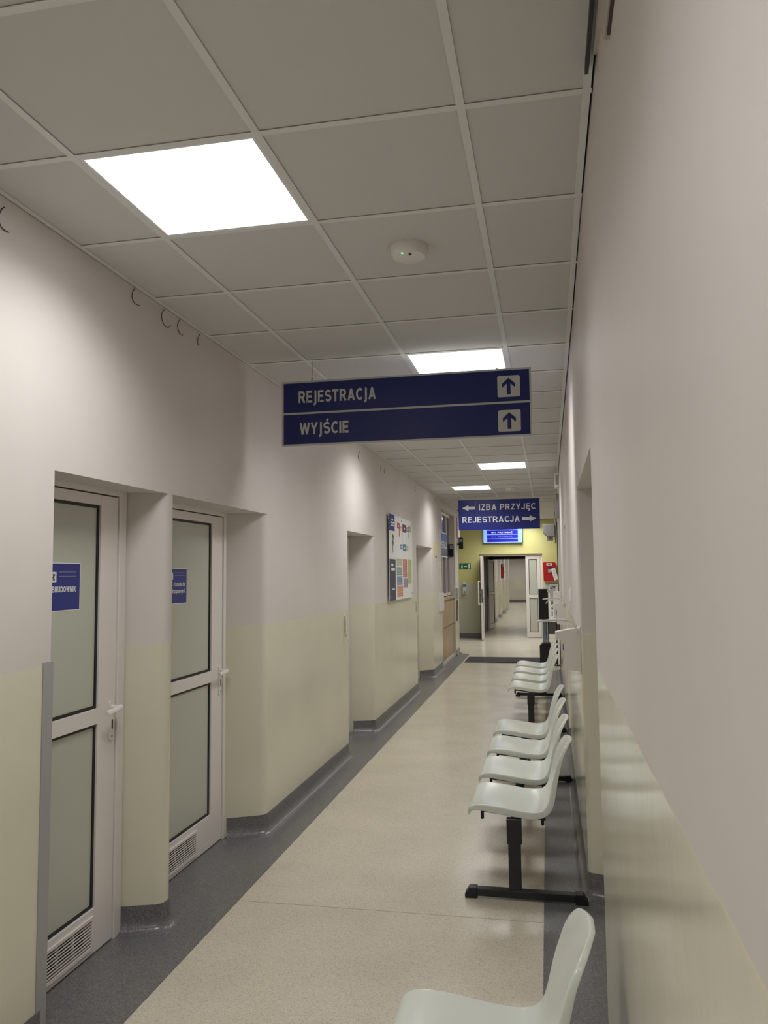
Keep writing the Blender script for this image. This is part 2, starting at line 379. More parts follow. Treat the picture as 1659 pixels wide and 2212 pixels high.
# --- other walls of the place
bk = MB().box(-2.9, .62, YB-.15, YB, 0, 3.02).build('wall_back', 'paint_left'); tag(bk, 'grey and cream end wall of the corridor behind the viewer', 'wall', kind='structure')
DX0, DX1, DZ = -1.655, -0.11, 2.07          # doorway in the yellow hall wall
mb = MB().box(XH0, DX0, YH, YH+.18, 0, 3.02).box(DX1, XH1, YH, YH+.18, 0, 3.02).box(DX0, DX1, YH, YH+.18, DZ, 3.02)
wf = mb.build('wall_far', 'paint_hall'); tag(wf, 'yellow hall wall over grey-green dado with double doorway', 'wall', kind='structure')
o = MB().box(XH0-.15, XH0, YE-.18, YH+.18, 0, 3.02).build('wall_hall_left', 'paint_hall'); tag(o, 'yellow side wall closing the entrance hall beyond the corner', 'wall', kind='structure')
o = MB().box(XH1, XH1+.15, 13.25, YH+.18, 0, 3.02).build('wall_hall_right', 'paint_hall'); tag(o, 'yellow side wall of the hall behind the reception side', 'wall', kind='structure')
# vestibule and far corridor
V1 = 23.5
mb = MB().box(DX0-.10, DX0-.02, YH+.18, V1, 0, 2.5).box(DX1+.02, DX1+.10, YH+.18, V1, 0, 2.5).box(DX0-.1, DX1+.1, YH+.18, V1, DZ+.01, DZ+.1)
o = mb.build('wall_vestibule', 'lining_dark'); tag(o, 'dark lined vestibule between the two glazed door pairs', 'wall', kind='structure')
mb = MB().box(-3.3, -1.62, V1, V1+.15, 0, 2.9).box(-.12, 2.5, V1, V1+.15, 0, 2.9).box(-1.62, -.12, V1, V1+.15, 2.05, 2.9)
mb.box(-3.0, -1.74, V1+.15, 34.4, 0, 2.9)
for yy in (26.0, 28.6, 31.4): mb.box(-1.75, -1.66, yy, yy+.5, 0, 2.9)
mb.box(1.0, 1.2, V1+.15, 44, 0, 2.9); mb.box(-4.4, 1.2, 43.2, 43.4, 0, 2.9); mb.box(-4.4, -4.2, 34.3, 43.4, 0, 2.9); mb.box(-4.4, -3.0, 34.2, 34.4, 0, 2.9)
o = mb.build('wall_far_corridor', 'paint_left'); tag(o, 'pale pilastered walls of the next corridor seen through the doors', 'wall', kind='structure')
o = MB().box(-4.4, 1.2, V1, 43.4, 2.7, 2.8).build('ceiling_far', 'tile'); tag(o, 'plain ceiling of the next corridor beyond the doors', 'ceiling', kind='structure')
# --- grey floor borders
def strip(name, poly, label, mt='vinyl_grey', z=0.0025):
    o = MB().prism(rounded(poly), 'z', 0.0, z).build(name, mt); return tag(o, label, 'floor trim', kind='structure')
strip('trim_1', [(SLX, YB), (SLX, 15.82), (XL, 15.95), (XL, 15.42), (-1.86, 15.42), (-1.86, 13.45), (XL, 13.45), (XL, 12.3), (-2.0, 12.1), (-2.0, 10.78), (XL, 10.78), (XL, 8.02), (-2.02, 7.95), (-2.02, 6.93), (XL, 6.93), (XL, 4.81), (-2.03, 4.69), (-2.03, 3.545), (XL, 3.545), (XL, 3.45), (-1.98, 3.385), (-1.98, 2.575), (XL, 2.575), (XL, YB)], 'dark grey flecked vinyl border along the doors side')
strip('trim_2', [(SRX, YB), (RX0, YB), (RX0, 2.73), (.36, 2.73), (.36, 4.14), rp(4.18), rp(7.2), (.36, 7.2), (.36, 7.86), rp(7.9), (RXE, 13.38), (SRX, 13.38)], 'dark grey flecked vinyl border under the seats')
strip('trim_3', [(SLX, 3.818), (SRX, 3.835), (SRX, 3.8395), (SLX, 3.8225)], 'thin welded seam across the beige vinyl', 'vinyl_seam', 0.0006)
# --- coved baseboards
COVE = [(-.002, .115), (.004, .115), (.006, .05), (.013, .022), (.032, .006), (.05, .0026), (-.002, .0026)]
def cove(name, pts, side, label, mt='vinyl_grey'):
    o = sweep(rounded(pts, closed=False), COVE, side).build(name, mt, smooth=True); return tag(o, label, 'baseboard', kind='structure')
cove('baseboard_left', [(XL, YB), (XL, 2.555)], -1, 'grey coved skirting before the first door niche')
cove('baseboard_left', [(-1.955, 3.386), (XL, 3.45, .05), (XL, 3.545, .05), (-1.86, 3.546)], -1, 'grey coved skirting around the narrow pier between two doors')
cove('baseboard_left', [(-1.99, 4.695), (XL, 4.81, .07), (XL, 6.925)], -1, 'grey coved skirting along the wall after the second door')
cove('baseboard_left', [(-1.985, 7.952), (XL, 8.02, .06), (XL, 10.775)], -1, 'grey coved skirting under the coloured directory board')
cove('baseboard_left', [(-1.97, 12.14), (XL, 12.3, .06), (XL, 13.445)], -1, 'grey coved skirting before the wooden reception counter')
cove('baseboard_left', [(XL, 15.425), (XL, YE, .02), (-3.0, YE)], -1, 'grey coved skirting around the corner pier by the hall')
cove('baseboard_right', [(RX0, YB), (RX0, 2.725)], 1, 'grey coved skirting behind the nearest seats')
cove('baseboard_right', [(.29, 4.14), (xr(4.18), 4.18, .035), rp(7.195)], 1, 'grey coved skirting behind the middle seats')
cove('baseboard_right', [(.29, 7.86), (xr(7.9), 7.9, .03), (RXE, 13.395)], 1, 'grey coved skirting behind the farthest seats')
cove('baseboard_far', [(XH0, YH), (DX0, YH)], -1, 'grey skirting below the yellow hall wall')

# --- suspended ceiling
slab = MB().box(-2.95, .65, YB-.15, YE, 2.99, 3.05).box(XH0-.15, XH1+.15, YE, YH+.18, 2.99, 3.05).box(.65, XH1+.15, 13.2, YE, 2.99, 3.05).build('ceiling', 'void')
tag(slab, 'suspended ceiling of square off-white tiles in a metal grid', 'ceiling', kind='structure')
cols = [(XL, XC), (XC, XC+.6), (XC+.6, XC+1.2), (XC+1.2, None)]
LAMPS = [(-8, 1), (-4, 2), (0, 1), (4, 2), (8, 1), (12, 2), (16, 1), (20, 2), (24, 1), (25, 2), (27, 1), (28, 2)]
def tile_mesh(wx, wy):
    h = .003; b = .004
    x, y = wx/2, wy/2
    z0, z1 = CEIL+.0012, CEIL+.016
    v = [(-x+b, -y+b, z0), (x-b, -y+b, z0), (x-b, y-b, z0), (-x+b, y-b, z0), (-x, -y, z0+h), (x, -y, z0+h), (x, y, z0+h), (-x, y, z0+h), (-x, -y, z1), (x, -y, z1), (x, y, z1), (-x, y, z1)]
    f = [(0, 1, 2, 3), (8, 11, 10, 9)]+[(i, i+4, (i+1) % 4+4, (i+1) % 4) for i in range(4)]+[(i+4, i+8, (i+1) % 4+8, (i+1) % 4+4) for i in range(4)]
    return MB().add(v, f).mesh('ceiling_tile', 'tile')
tm = {}
K0, K1 = -10, 29
for k in range(K0, K1):
    ya, yb = Y0+.6*k, min(Y0+.6*(k+1), YH)
    for c, (xa, xb) in enumerate(cols):
        if (k, c) in LAMPS: continue
        if xb is None: xb = xr((ya+yb)/2)-.003
        if k >= 19 and c == 3: xb = XC+1.8
        if k >= 24 and c == 0: xa = XC-.6
        key = (round(xb-xa, 2), round(yb-ya, 2))
        if key not in tm: tm[key] = tile_mesh(key[0]-.008, key[1]-.008)
        o = bpy.data.objects.new('ceiling_tile', tm[key]); COL.objects.link(o); o.location = ((xa+xb)/2, (ya+yb)/2, 0); o.parent = slab
# rest of the hall ceiling, wider fields out to the side walls
for k in range(24, K1):
    for j in range(5):
        o = bpy.data.objects.new('ceiling_tile', tm[(.6, .6)]); COL.objects.link(o); o.location = (XC-.6-.6*j-.3, Y0+.6*k+.3, 0); o.parent = slab
for k in range(19, K1):
    for j in range(2):
        o = bpy.data.objects.new('ceiling_tile', tm[(.6, .6)]); COL.objects.link(o); o.location = (XC+1.8+.6*j+.3, Y0+.6*k+.3, 0); o.parent = slab
tee = lambda mb, x0, x1, y0, y1, z=0: mb.box(x0, x1, y0, y1, CEIL-.003+z, CEIL-.001+z)
for i in range(3):
    x = XC+.6*i
    MB().box(x-.012, x+.012, YB, YH, CEIL-.003, CEIL-.0015).box(x-.0015, x+.0015, YB, YH, CEIL-.0015, CEIL+.03).build('grid_runner', 'grid', slab)
for x in (XC+1.8, XC+2.4):
    MB().box(x-.012, x+.012, 13.45, YH, CEIL-.003, CEIL-.0015).build('grid_runner', 'grid', slab)
for k in range(K0, K1+1):
    y = Y0+.6*k
    if y > YH: continue
    x0 = XL if y < YE else XH0; x1 = xr(y)-.003 if y < 13.4 else XH1
    MB().box(x0, x1, y-.012, y+.012, CEIL-.0028, CEIL-.0012).build('cross_tee', 'grid', slab)
MB().box(XL, XL+.022, YB, YE, CEIL-.003, CEIL).box(XL, XL+.002, YB, YE, CEIL-.003, CEIL+.03).build('edge_trim', 'grid', slab)
mb = MB()
mb.add([(xr(y)-d, y, z) for y in (YB, 2.74, 4.2, 13.39) for d, z in ((.028, CEIL-.003), (.006, CEIL-.003), (.006, CEIL), (.028, CEIL))], [(i*4+j, (i+1)*4+j, (i+1)*4+(j+1) % 4, i*4+(j+1) % 4) for i in range(3) for j in range(4)]+[(0, 1, 2, 3), (12, 15, 14, 13)])
mb.build('edge_trim', 'grid', slab)
MB().box(XH0, XH1, YH-.022, YH, CEIL-.003, CEIL).build('edge_trim', 'grid', slab)

# --- lamps
def lamp_light(parent, size, z):
    ld = bpy.data.lights.new('panel_light', 'AREA'); ld.shape = 'SQUARE'; ld.size = size; ld.energy = LAMP_W; ld.color = LAMP_COL; ld.spread = math.radians(142)
    lo = bpy.data.objects.new('panel_light', ld); COL.objects.link(lo); lo.parent = parent; lo.location = (0, 0, z)
LL = {-8: 'square white LED ceiling panel above the start of the corridor, behind the nearest seat', -4: 'square white LED ceiling panel over the nearest seats',
      0: 'large lit square LED panel by the left wall, before the two frosted doors', 4: 'lit square LED panel right behind the hanging sign with two up arrows', 8: 'lit LED panel hidden above the third door niche',
      12: 'lit LED panel before the far ceiling detector, near the right wall', 16: 'lit LED panel near the coloured board, on the left of the far detector', 20: 'lit LED panel just showing over the sign with side arrows', 24: 'LED ceiling panel in the hall by the left corner pier', 25: 'LED ceiling panel in the hall between the mat and the wall screen', 27: 'LED ceiling panel in the hall over the open door leaf', 28: 'LED ceiling panel in the hall nearest the red cabinet'}  # panels before the screen and over the door leaf are added to brighten the hall
for k, c in LAMPS:
    x = cols[c][0]+.3; y = Y0+.6*k+.3
    e = empty('led_panel', (x, y, CEIL)); tag(e, LL[k], 'ceiling light', 'square LED panels in the ceiling')
    d = MB().box(-.277, .277, -.277, .277, .0005, .004).build('diffuser', 'led', e)
    lamp_light(e, .55, -.0015)
    f = MB()
    for a in ((-.292, .292, -.292, -.277), (-.292, .292, .277, .292), (-.292, -.277, -.277, .277), (.277, .292, -.277, .277)): f.box(*a, -.001, .012)
    f.build('frame', 'lamp_frame', e)
for i, (x, y) in enumerate(((-.7, 24.9), (-.7, 27.3), (-.7, 29.7), (-.7, 32.1), (-.9, 34.5), (-1.6, 37), (-1.6, 39.4), (-1.6, 41.6))):  # unseen row, made denser with extra panels to brighten the far corridor
    e = empty('led_panel', (x, y, 2.7)); tag(e, 'LED ceiling panel of the next corridor beyond the open doors', 'ceiling light', 'LED panels of the next corridor')
    MB().box(-.29, .29, -.29, .29, -.006, -.003).build('diffuser', 'led', e)
    lamp_light(e, .57, -.0075)
    MB().box(-.3, .3, -.3, .3, -.003, -.0005).build('frame', 'lamp_frame', e)

# ================================================================ DOORS
def glazed_door(name, label, X, f0, f1, l0, l1, p0, p1, g0, g1, ztop=1.985):
    """white aluminium door, frosted panes, black gaskets; faces +x at plane X; y ranges: frame, leaf, pane, grille"""
    e = empty(name, (X, (f0+f1)/2, 0)); tag(e, label, 'door', kind='structure')
    L_ = lambda y: y-(f0+f1)/2
    fr = MB().box(-.05, .012, L_(f0), L_(l0)-.004, 0, ztop+.05).box(-.05, .012, L_(l1)+.004, L_(f1), 0, ztop+.05).box(-.05, .012, L_(l0)-.004, L_(l1)+.004, ztop+.006, ztop+.05)
    fr.build('door_frame', 'alu_white', e, bevel=.002)
    MB().box(-.045, -.03, L_(l0)-.004, L_(l1)+.004, .006, ztop+.006).build('door_seal', 'gasket', e)
    zl = (.008, .195, .975, 1.042, 1.938, ztop)
    lf = MB()
    lf.box(-.04, .004, L_(l0), L_(p0), zl[0], zl[5]).box(-.04, .004, L_(p1), L_(l1), zl[0], zl[5])
    lf.box(-.04, .004, L_(p0), L_(p1), zl[4], zl[5]).box(-.04, .004, L_(p0), L_(p1), zl[2], zl[3])
    lf.box(-.04, .004, L_(p0), L_(p1), .155, zl[1]).box(-.04, .004, L_(p0), L_(p1), zl[0], .045)
    lf.box(-.04, .004, L_(p0), L_(g0), .045, .155).box(-.04, .004, L_(g1), L_(p1), .045, .155)
    leaf = lf.build('door_leaf', 'alu_white', e, bevel=.0015)
    for n, z0, z1 in (('upper_pane', zl[3], zl[4]), ('lower_pane', zl[1], zl[2])):
        pn = MB().box(-.022, -.012, L_(p0)+.002, L_(p1)-.002, z0+.002, z1-.002).build(n, 'frosted', leaf)
        g = MB(); t = .013; a, b = L_(p0), L_(p1)
        g.box(-.012, -.006, a, b, z0, z0+t).box(-.012, -.006, a, b, z1-t, z1).box(-.012, -.006, a, a+t, z0+t, z1-t).box(-.012, -.006, b-t, b, z0+t, z1-t)
        g.build('gasket', 'gasket', leaf)
    # lever handle on a long plate
    hy = L_(l1)-.038
    MB().prism(rrect(.036, .172, .008, hy, .972), 'x', .004, .012).build('handle_plate', 'alu_white', leaf, bevel=.0015)
    hb = MB().cyl((.012, hy, 1.03), (.052, hy, 1.03), .012, .010, 16)
    hb.tube([(.050, hy+.012, 1.032), (.056, hy-.01, 1.03), (.058, hy-.06, 1.026), (.055, hy-.115, 1.022)], .0095, 10, flat=1.3)
    hb.build('lever', 'alu_white', leaf, smooth=True)
    MB().prism(rrect(.010, .042, .0045, hy+.002, .955), 'x', .012, .0135).build('lock_cylinder', 'dark_steel', leaf)
    MB().cyl((.012, hy, .902), (.0135, hy, .902), .004, n=10).build('plate_screw', 'dark_steel', leaf)
    # ventilation grille
    gr = MB()
    a, b = L_(g0), L_(g1)
    gr.box(.002, .012, a-.014, b+.014, .155, .168).box(.002, .012, a-.014, b+.014, .032, .045).box(.002, .012, a-.014, a, .045, .155).box(.002, .012, b, b+.014, .045, .155)
    for m_ in (1, 2): gr.box(-.012, -.004, a+(b-a)*m_/3-.003, a+(b-a)*m_/3+.003, .045, .155)
    grille = gr.build('vent_grille', 'alu_white', e)
    MB().box(-.062, -.055, a-.02, b+.02, .02, .18).build('vent_back', 'void', e)
    if name == 'door_1':
        vm = MB()
        for r_ in range(4):
            for c_ in range(5): vm.box(-.054, -.050, a+.02+c_*.05, a+.055+c_*.05, .058+r_*.024, .072+r_*.024)
        vm.build('vent_filter', 'steel', e)  # steel plates imitate bits of room light showing through the vent mesh
    sm = MB().add([(.009, a, -.001), (.009, b, -.001), (.009, a, .002), (.009, b, .002), (.004, a, -.0005), (.004, b, -.0005), (.004, a, .0025), (.004, b, .0025)],
                  [(0, 1, 3, 2), (4, 6, 7, 5), (0, 4, 5, 1), (2, 3, 7, 6), (0, 2, 6, 4), (1, 5, 7, 3)]).mesh('slat', 'alu_white')
    for j in range(8):
        s_ = bpy.data.objects.new('slat', sm); COL.objects.link(s_); s_.parent = grille; s_.location = (0, 0, .053+.0128*j)
    for yy in (.4, 1.0, 1.7):
        pass
    return e
D1X, D2X = -1.955, -2.01
glazed_door('door_1', 'white glazed door with BRUDOWNIK sign and frosted panes', D1X, 2.58, 3.38, 2.645, 3.318, 2.745, 3.178, 2.82, 3.148)
glazed_door('door_2', 'white glazed door with WC sign and frosted panes', D2X, 3.56, 4.715, 3.64, 4.652, 3.79, 4.495, 3.955, 4.283)
# plain white doors in the deep niches, mostly hidden
def plain_door(name, label, X, y0, y1, side=1, z=1.99):
    e = empty(name, (X, (y0+y1)/2, 0)); tag(e, label, 'door', kind='structure'); h = (y1-y0)/2
    s = side
    def bx(mb, a, b, *r): return mb.box(min(a*s, b*s), max(a*s, b*s), *r)
    fr = MB(); bx(fr, -.03, .014, -h, -h+.05, 0, z); bx(fr, -.03, .014, h-.05, h, 0, z); bx(fr, -.03, .014, -h+.05, h-.05, z-.05, z)
    fr.build('door_frame', 'alu_white', e, bevel=.002)
    lf = MB(); bx(lf, -.03, .004, -h+.054, h-.054, .008, z-.054); leaf = lf.build('door_leaf', 'alu_white', e, bevel=.002)
    hy = -h+.11
    pl = MB(); bx(pl, .004, .012, hy-.018, hy+.018, .89, 1.06); pl.build('handle_plate', 'alu_white', leaf, bevel=.0015)
    MB().cyl((.012*s, hy, 1.03), (.05*s, hy, 1.03), .011, n=14).tube([(.05*s, hy-.01, 1.03), (.055*s, hy+.05, 1.03), (.052*s, hy+.11, 1.03)], .009, 10).build('lever', 'alu_white', leaf, smooth=True)
    return e
plain_door('door_3', 'white door set deep in the third niche, seen edge-on', -2.03, 6.94, 7.945)
plain_door('door_4', 'white door in the fourth niche past the directory board', -2.03, 10.79, 12.13)
plain_door('door_5', 'white door inside the nearest niche of the seat-side wall', .345, 2.74, 4.13, -1, 2.03)
plain_door('door_6', 'white door inside the narrow niche behind the middle seats', .345, 7.21, 7.85, -1, 2.03)

def logo(o_, fr, s, parent):
    """small white square with a line figure"""
    p = flat('logo_square', rect(0, 0, s, s*1.1), o_, fr, 'print_white', parent, .001, .0016)
    flat('logo_figure', [(s*.3, s*.12), (s*.42, s*.12), (s*.5, s*.4), (s*.62, s*.12), (s*.74, s*.14), (s*.6, s*.55), (s*.8, s*.8), (s*.72, s*.9), (s*.5, s*.72), (s*.44, s*.95), (s*.34, s*.9), (s*.4, s*.6), (s*.2, s*.5), (s*.24, s*.42), (s*.4, s*.46)], o_, fr, 'dark_grey', parent, .0016, .002)
def door_sign(X, yr, z0, z1, label, lines):
    yl = yr-.285; o_ = (X, yl, z0); W = .285; H = z1-z0
    e = empty('door_sign', o_); tag(e, label, 'sign')
    b = flat('border', rect(0, 0, W, H), (0, 0, 0), FR_X, 'print_white', e, 0, .0008)
    flat('panel', rect(.004, .004, W-.004, H-.004), (0, 0, 0), FR_X, 'navy', e, .0008, .0012)
    return e, W, H
PX1 = D1X-.0118; PX2 = D2X-.0118
e, W, H = door_sign(PX1, 3.047, 1.479, 1.679, 'blue sticker reading BRUDOWNIK on frosted door glass', None)
caps('BRUDOWNIK', (0, .088, .078), FR_X, .165, .024, 'print_white', e, n0=.0012, depth=.0006)
logo((0, .078, .120), FR_X, .038, e)
for zz in (.160, .142): flat('small_print', rect(.135, zz, .255, zz+.003), (0, 0, 0), FR_X, 'print_grey', e, .0012, .0016)
e, W, H = door_sign(PX2, 4.183, 1.463, 1.661, 'blue sticker reading WC Łazienka dla niepełnosprawnych on frosted door glass', None)
lettering('WC | Łazienka dla', (0, .068, .092), FR_X, .190, .030, 'print_white', e, bold=.016, n0=.0012, depth=.0006)
lettering('niepełnosprawnych', (0, .045, .052), FR_X, .215, .034, 'print_white', e, bold=.016, n0=.0012, depth=.0006)
logo((0, .078, .135), FR_X, .036, e)
for zz in (.172, .156): flat('small_print', rect(.135, zz, .255, zz+.003), (0, 0, 0), FR_X, 'print_grey', e, .0012, .0016)

# corner guard at the first niche
cg = MB().prism([(XL-.001, 2.53), (XL+.004, 2.53), (XL+.004, 2.588), (XL-.05, 2.588), (XL-.05, 2.5755), (XL-.001, 2.5755)], 'z', .003, 1.315).build('corner_guard', 'guard_grey')
tag(cg, 'grey vertical corner guard at the edge of the BRUDOWNIK door niche', 'corner guard')

# ================================================================ HANGING SIGNS
def arrow_up(cx, cy, s):
    return [(cx-s*.12, cy-s*.55), (cx+s*.12, cy-s*.55), (cx+s*.12, cy+s*.18), (cx+s*.42, cy-s*.10), (cx+s*.42, cy+s*.18), (cx, cy+s*.55), (cx-s*.42, cy+s*.18), (cx-s*.42, cy-s*.10), (cx-s*.12, cy+s*.18)]
SY = 4.49
sx0, sx1, sz0, sz1 = -1.551, -.060, 2.391, 2.787
e = empty('hanging_sign', (sx0, SY, sz0)); tag(e, 'wide navy hanging sign reading REJESTRACJA and WYJŚCIE with two up arrows', 'sign')
SW, SH = sx1-sx0, sz1-sz0
fr = MB(); t = .011
fr.box(0, SW, -.014, .014, 0, t).box(0, SW, -.014, .014, SH-t, SH).box(0, t, -.014, .014, t, SH-t).box(SW-t, SW, -.014, .014, t, SH-t).box(t, SW-t, -.014, .014, SH/2-.006, SH/2+.006)
fr.build('sign_frame', 'sign_frame', e, bevel=.001)
for n, z0, z1 in (('upper_panel', SH/2+.006, SH-t), ('lower_panel', t, SH/2-.006)):
    q_ = MB().box(t, SW-t, -.010, .010, z0, z1).build(n, 'navy_dark', e)
    if n == 'upper_panel': up = q_
    else: lp = q_
caps('REjESTRACjA', (.105, -.010, .262), FR_Y, .478, .072, 'letter_grey', up, depth=.0008)
caps('WYjŚCIE', (.113, -.010, .068), FR_Y, .303, .072, 'letter_grey', lp, depth=.0008)
for cy in (.292, .092):
    q_ = flat('arrow_plate', rrect(.128, .124, .012, SW-.128, cy), (0, -.010, 0), FR_Y, 'letter_grey', e, 0, .0008)
    flat('arrow', arrow_up(SW-.128, cy, .088), (0, -.010, 0), FR_Y, 'navy_dark', q_, .0008, .0014)
for cx in (.188, 1.297):
    n = 9
    ch = MB(); top = CEIL-.004-sz0; bot = SH+.012
    for j in range(n):
        za = bot+(top-bot)*j/n; zb = bot+(top-bot)*(j+1)/n; r = (zb-za)*.62; zc_ = (za+zb)/2
        ax = j % 2
        pts = []
        for k in range(13):
            a = 2*math.pi*k/12; u = math.cos(a)*.0032
            pts.append((cx+(u if ax else 0), (0 if ax else u), zc_+math.sin(a)*r))
        ch.tube(pts, .0009, 5)
    ch.build('chain', 'steel', e)
    MB().box(cx-.006, cx+.006, -.004, .004, SH, SH+.006).tube([(cx-.004, 0, SH+.004), (cx-.006, 0, SH+.014), (cx, 0, SH+.019), (cx+.006, 0, SH+.014), (cx+.004, 0, SH+.004)], .0014, 6).build('hook', 'steel', e)

S2Y = 12.85
e = empty('hanging_sign', (-1.402, S2Y, 2.315)); tag(e, 'blue hanging sign reading IZBA PRZYJĘC and REJESTRACJA with side arrows', 'sign')
W2, H2 = 1.312, .492
pn2 = MB().box(0, W2, -.002, .002, 0, H2).build('panel', 'navy', e)
def arrow_r(x0, x1, cy, h, hl):
    return [(x0, cy-h*.25), (x1-hl, cy-h*.25), (x1-hl, cy-h*.5), (x1, cy), (x1-hl, cy+h*.5), (x1-hl, cy+h*.25), (x0, cy+h*.25)]
def flipx(poly, a, b): return [(a+b-x, y) for x, y in poly]
flat('arrow', flipx(arrow_r(.06, .275, .36, .1, .105), .06, .275), (0, -.002, 0), FR_Y, 'print_white', pn2, 0, .001)
flat('arrow', arrow_r(1.03, 1.255, .168, .1, .105), (0, -.002, 0), FR_Y, 'print_white', pn2, 0, .001)
caps('IZBA', (.335, -.002, .318), FR_Y, .287, .098, 'print_white', pn2, thick=.165, depth=.0008); caps('PRZYJĘC', (.676, -.002, .318), FR_Y, .574, .098, 'print_white', pn2, thick=.165, depth=.0008)
caps('REJESTRACJA', (.06, -.002, .118), FR_Y, .93, .098, 'print_white', pn2, thick=.165, depth=.0008)
for cx in (.285, 1.0):
    MB().cyl((cx, 0, H2-.01), (cx, 0, CEIL-.004-2.315), .0015, n=6).build('wire', 'steel', e)
    MB().tube([(cx, -.004, H2-.10), (cx, -.004, H2+.004), (cx, .004, H2+.004), (cx, .004, H2-.03)], .0016, 6).build('hook', 'steel', e)

# ================================================================ CEILING DETECTORS
def detector(x, y, label):
    e = empty('ceiling_detector', (x, y, CEIL+.004)); tag(e, label, 'detector', 'round white ceiling detectors')
    MB().lathe((0, 0, 0), [(.073, 0), (.074, -.006), (.072, -.034), (.064, -.046), (.050, -.050), (.02, -.052)], 40).build('body', 'white_plastic', e, smooth=True)
    MB().lathe((-.018, -.052, -.046), [(.0045, .004), (.0045, -.003), (.002, -.005)], 10).build('status_light', 'led_green', e)
    MB().lathe((.012, -.045, -.050), [(.006, .004), (.006, -.004), (.003, -.006)], 12).build('lens', 'dark_steel', e)
detector(-.505, 2.99, 'round white ceiling detector with green light before the navy hanging sign')
detector(-.514, 12.1, 'small round ceiling detector above the sign with side arrows')

# ================================================================ DIRECTORY BOARD
BY0, BY1, BZ0, BZ1 = 8.715, 10.275, 1.308, 2.302
e = empty('directory_board', (XL+.032, BY0, BZ0)); tag(e, 'white wall directory board with coloured floor plans and lists', 'board')
BW, BH = BY1-BY0, BZ1-BZ0
MB().box(-.006, 0, 0, BW, 0, BH).build('panel', 'print_white', e)
for (a, b) in ((.06, .05), (BW-.06, .05), (.06, BH-.05), (BW-.06, BH-.05), (BW*.5, BH-.04), (BW*.5, .04)):
    MB().cyl((-.031, a, b), (.004, a, b), .011, n=12).build('standoff', 'steel', e)
P0 = (0, 0, 0)
tb = flat('title_block', rect(0, .81*BH, .33, BH), P0, FR_X, 'navy', e, 0, .0008)
sb = flat('side_block', rect(0, 0, .36, .48*BH), P0, FR_X, 'c_navygrey', e, 0, .0008)
def bars(par, x0, x1, z, h): flat('text_line', rect(x0, z, x1, z+h), P0, FR_X, 'print_white', par, .0008, .0012)
bars(tb, .14, .24, .925, .02); bars(tb, .08, .29, .89, .02); bars(tb, .10, .28, .86, .016)
bars(sb, .10, .22, .395, .028); bars(sb, .10, .31, .345, .032); bars(sb, .14, .30, .125, .012)
flat('figure', [(.20, .55), (.225, .55), (.22, .62), (.26, .66), (.235, .69), (.27, .73), (.25, .76), (.19, .765), (.185, .74), (.215, .71), (.15, .66), (.165, .65), (.205, .67), (.195, .61)], P0, FR_X, 'dark_grey', e, 0, .0008)
for i, (x0, z0, x1, z1, m_) in enumerate(((.49, .855, .66, .923, 'c_red'), (.60, .76, .655, .855, 'c_orange'), (.69, .84, .80, .89, 'c_sand'), (.84, .826, 1.10, .926, 'c_plum'), (1.12, .845, 1.24, .905, 'c_slate'), (1.26, .85, 1.43, .924, 'c_olive'), (1.27, .77, 1.31, .85, 'c_olive'),
        (.69, .61, .82, .67, 'c_blue'), (.85, .592, 1.10, .68, 'c_teal'), (1.13, .60, 1.24, .665, 'c_sage'))):
    q_ = flat('plan_block', rect(x0, z0*BH, x1, z1*BH), P0, FR_X, m_, e, 0, .0008)
    if i not in (1, 6):
        cx, cz = (x0+x1)/2, (z0+z1)/2*BH
        flat('plan_tag', rect(cx-.028, cz-.010, cx+.028, cz+.010), P0, FR_X, 'print_white', q_, .0008, .0012)
for x in (.85, 1.10): flat('plan_line', rect(x-.002, .68*BH, x+.002, .826*BH), P0, FR_X, 'c_slate', e, 0, .0006)
for (x0, z0, x1, z1, m_, nn) in ((.43, .40, .77, .488, 'c_sage', 6), (.44, .288, .78, .388, 'c_teal2', 7), (.45, .172, .80, .277, 'c_blue', 7), (.46, .032, .82, .163, 'c_rust', 9), (.84, .262, 1.13, .49, 'c_rose', 16), (.87, .135, 1.16, .25, 'c_mauve', 8), (1.19, .18, 1.46, .492, 'c_lime', 21)):
    q_ = flat('list_block', rect(x0, z0*BH, x1, z1*BH), P0, FR_X, m_, e, 0, .0008)
    for j in range(nn):
        zz = (z0+(z1-z0)*(j+.4)/(nn+.6))*BH
        flat('text_line', rect(x0+.015, zz, x1-.02-.06*random.random(), zz+.0035), P0, FR_X, 'paper', q_, .0008, .0011)

# ================================================================ SMALL THINGS ON THE LEFT WALL
def wall_hook(y, z0, z1, label):
    h = z1-z0
    e = empty('wall_hook', (XL, y, z0)); tag(e, label, 'wall hook', 'slim white hooks before the door niches')
    MB().prism(rrect(.036, h*.62, .012, 0, h*.68), 'x', 0, .006).build('back_plate', 'cream_plastic', e, bevel=.002)
    MB().tube([(.006, -.012, h*.92), (.016, -.012, h*.85), (.016, -.010, h*.3), (.02, -.004, h*.16), (.032, .004, h*.06), (.042, .010, 0)], .006, 8, flat=1.4).build('hook_arm', 'cream_plastic', e, smooth=True)
    MB().tube([(.006, .012, h*.88), (.013, .012, h*.80), (.013, .010, h*.45), (.016, -.002, h*.30)], .0045, 8).build('latch_loop', 'cream_plastic', e, smooth=True)
wall_hook(6.80, 1.03, 1.265, 'slim white hook on the wall just before the third door niche')
wall_hook(10.70, 1.03, 1.245, 'slim white hook between the directory board and the fourth niche')
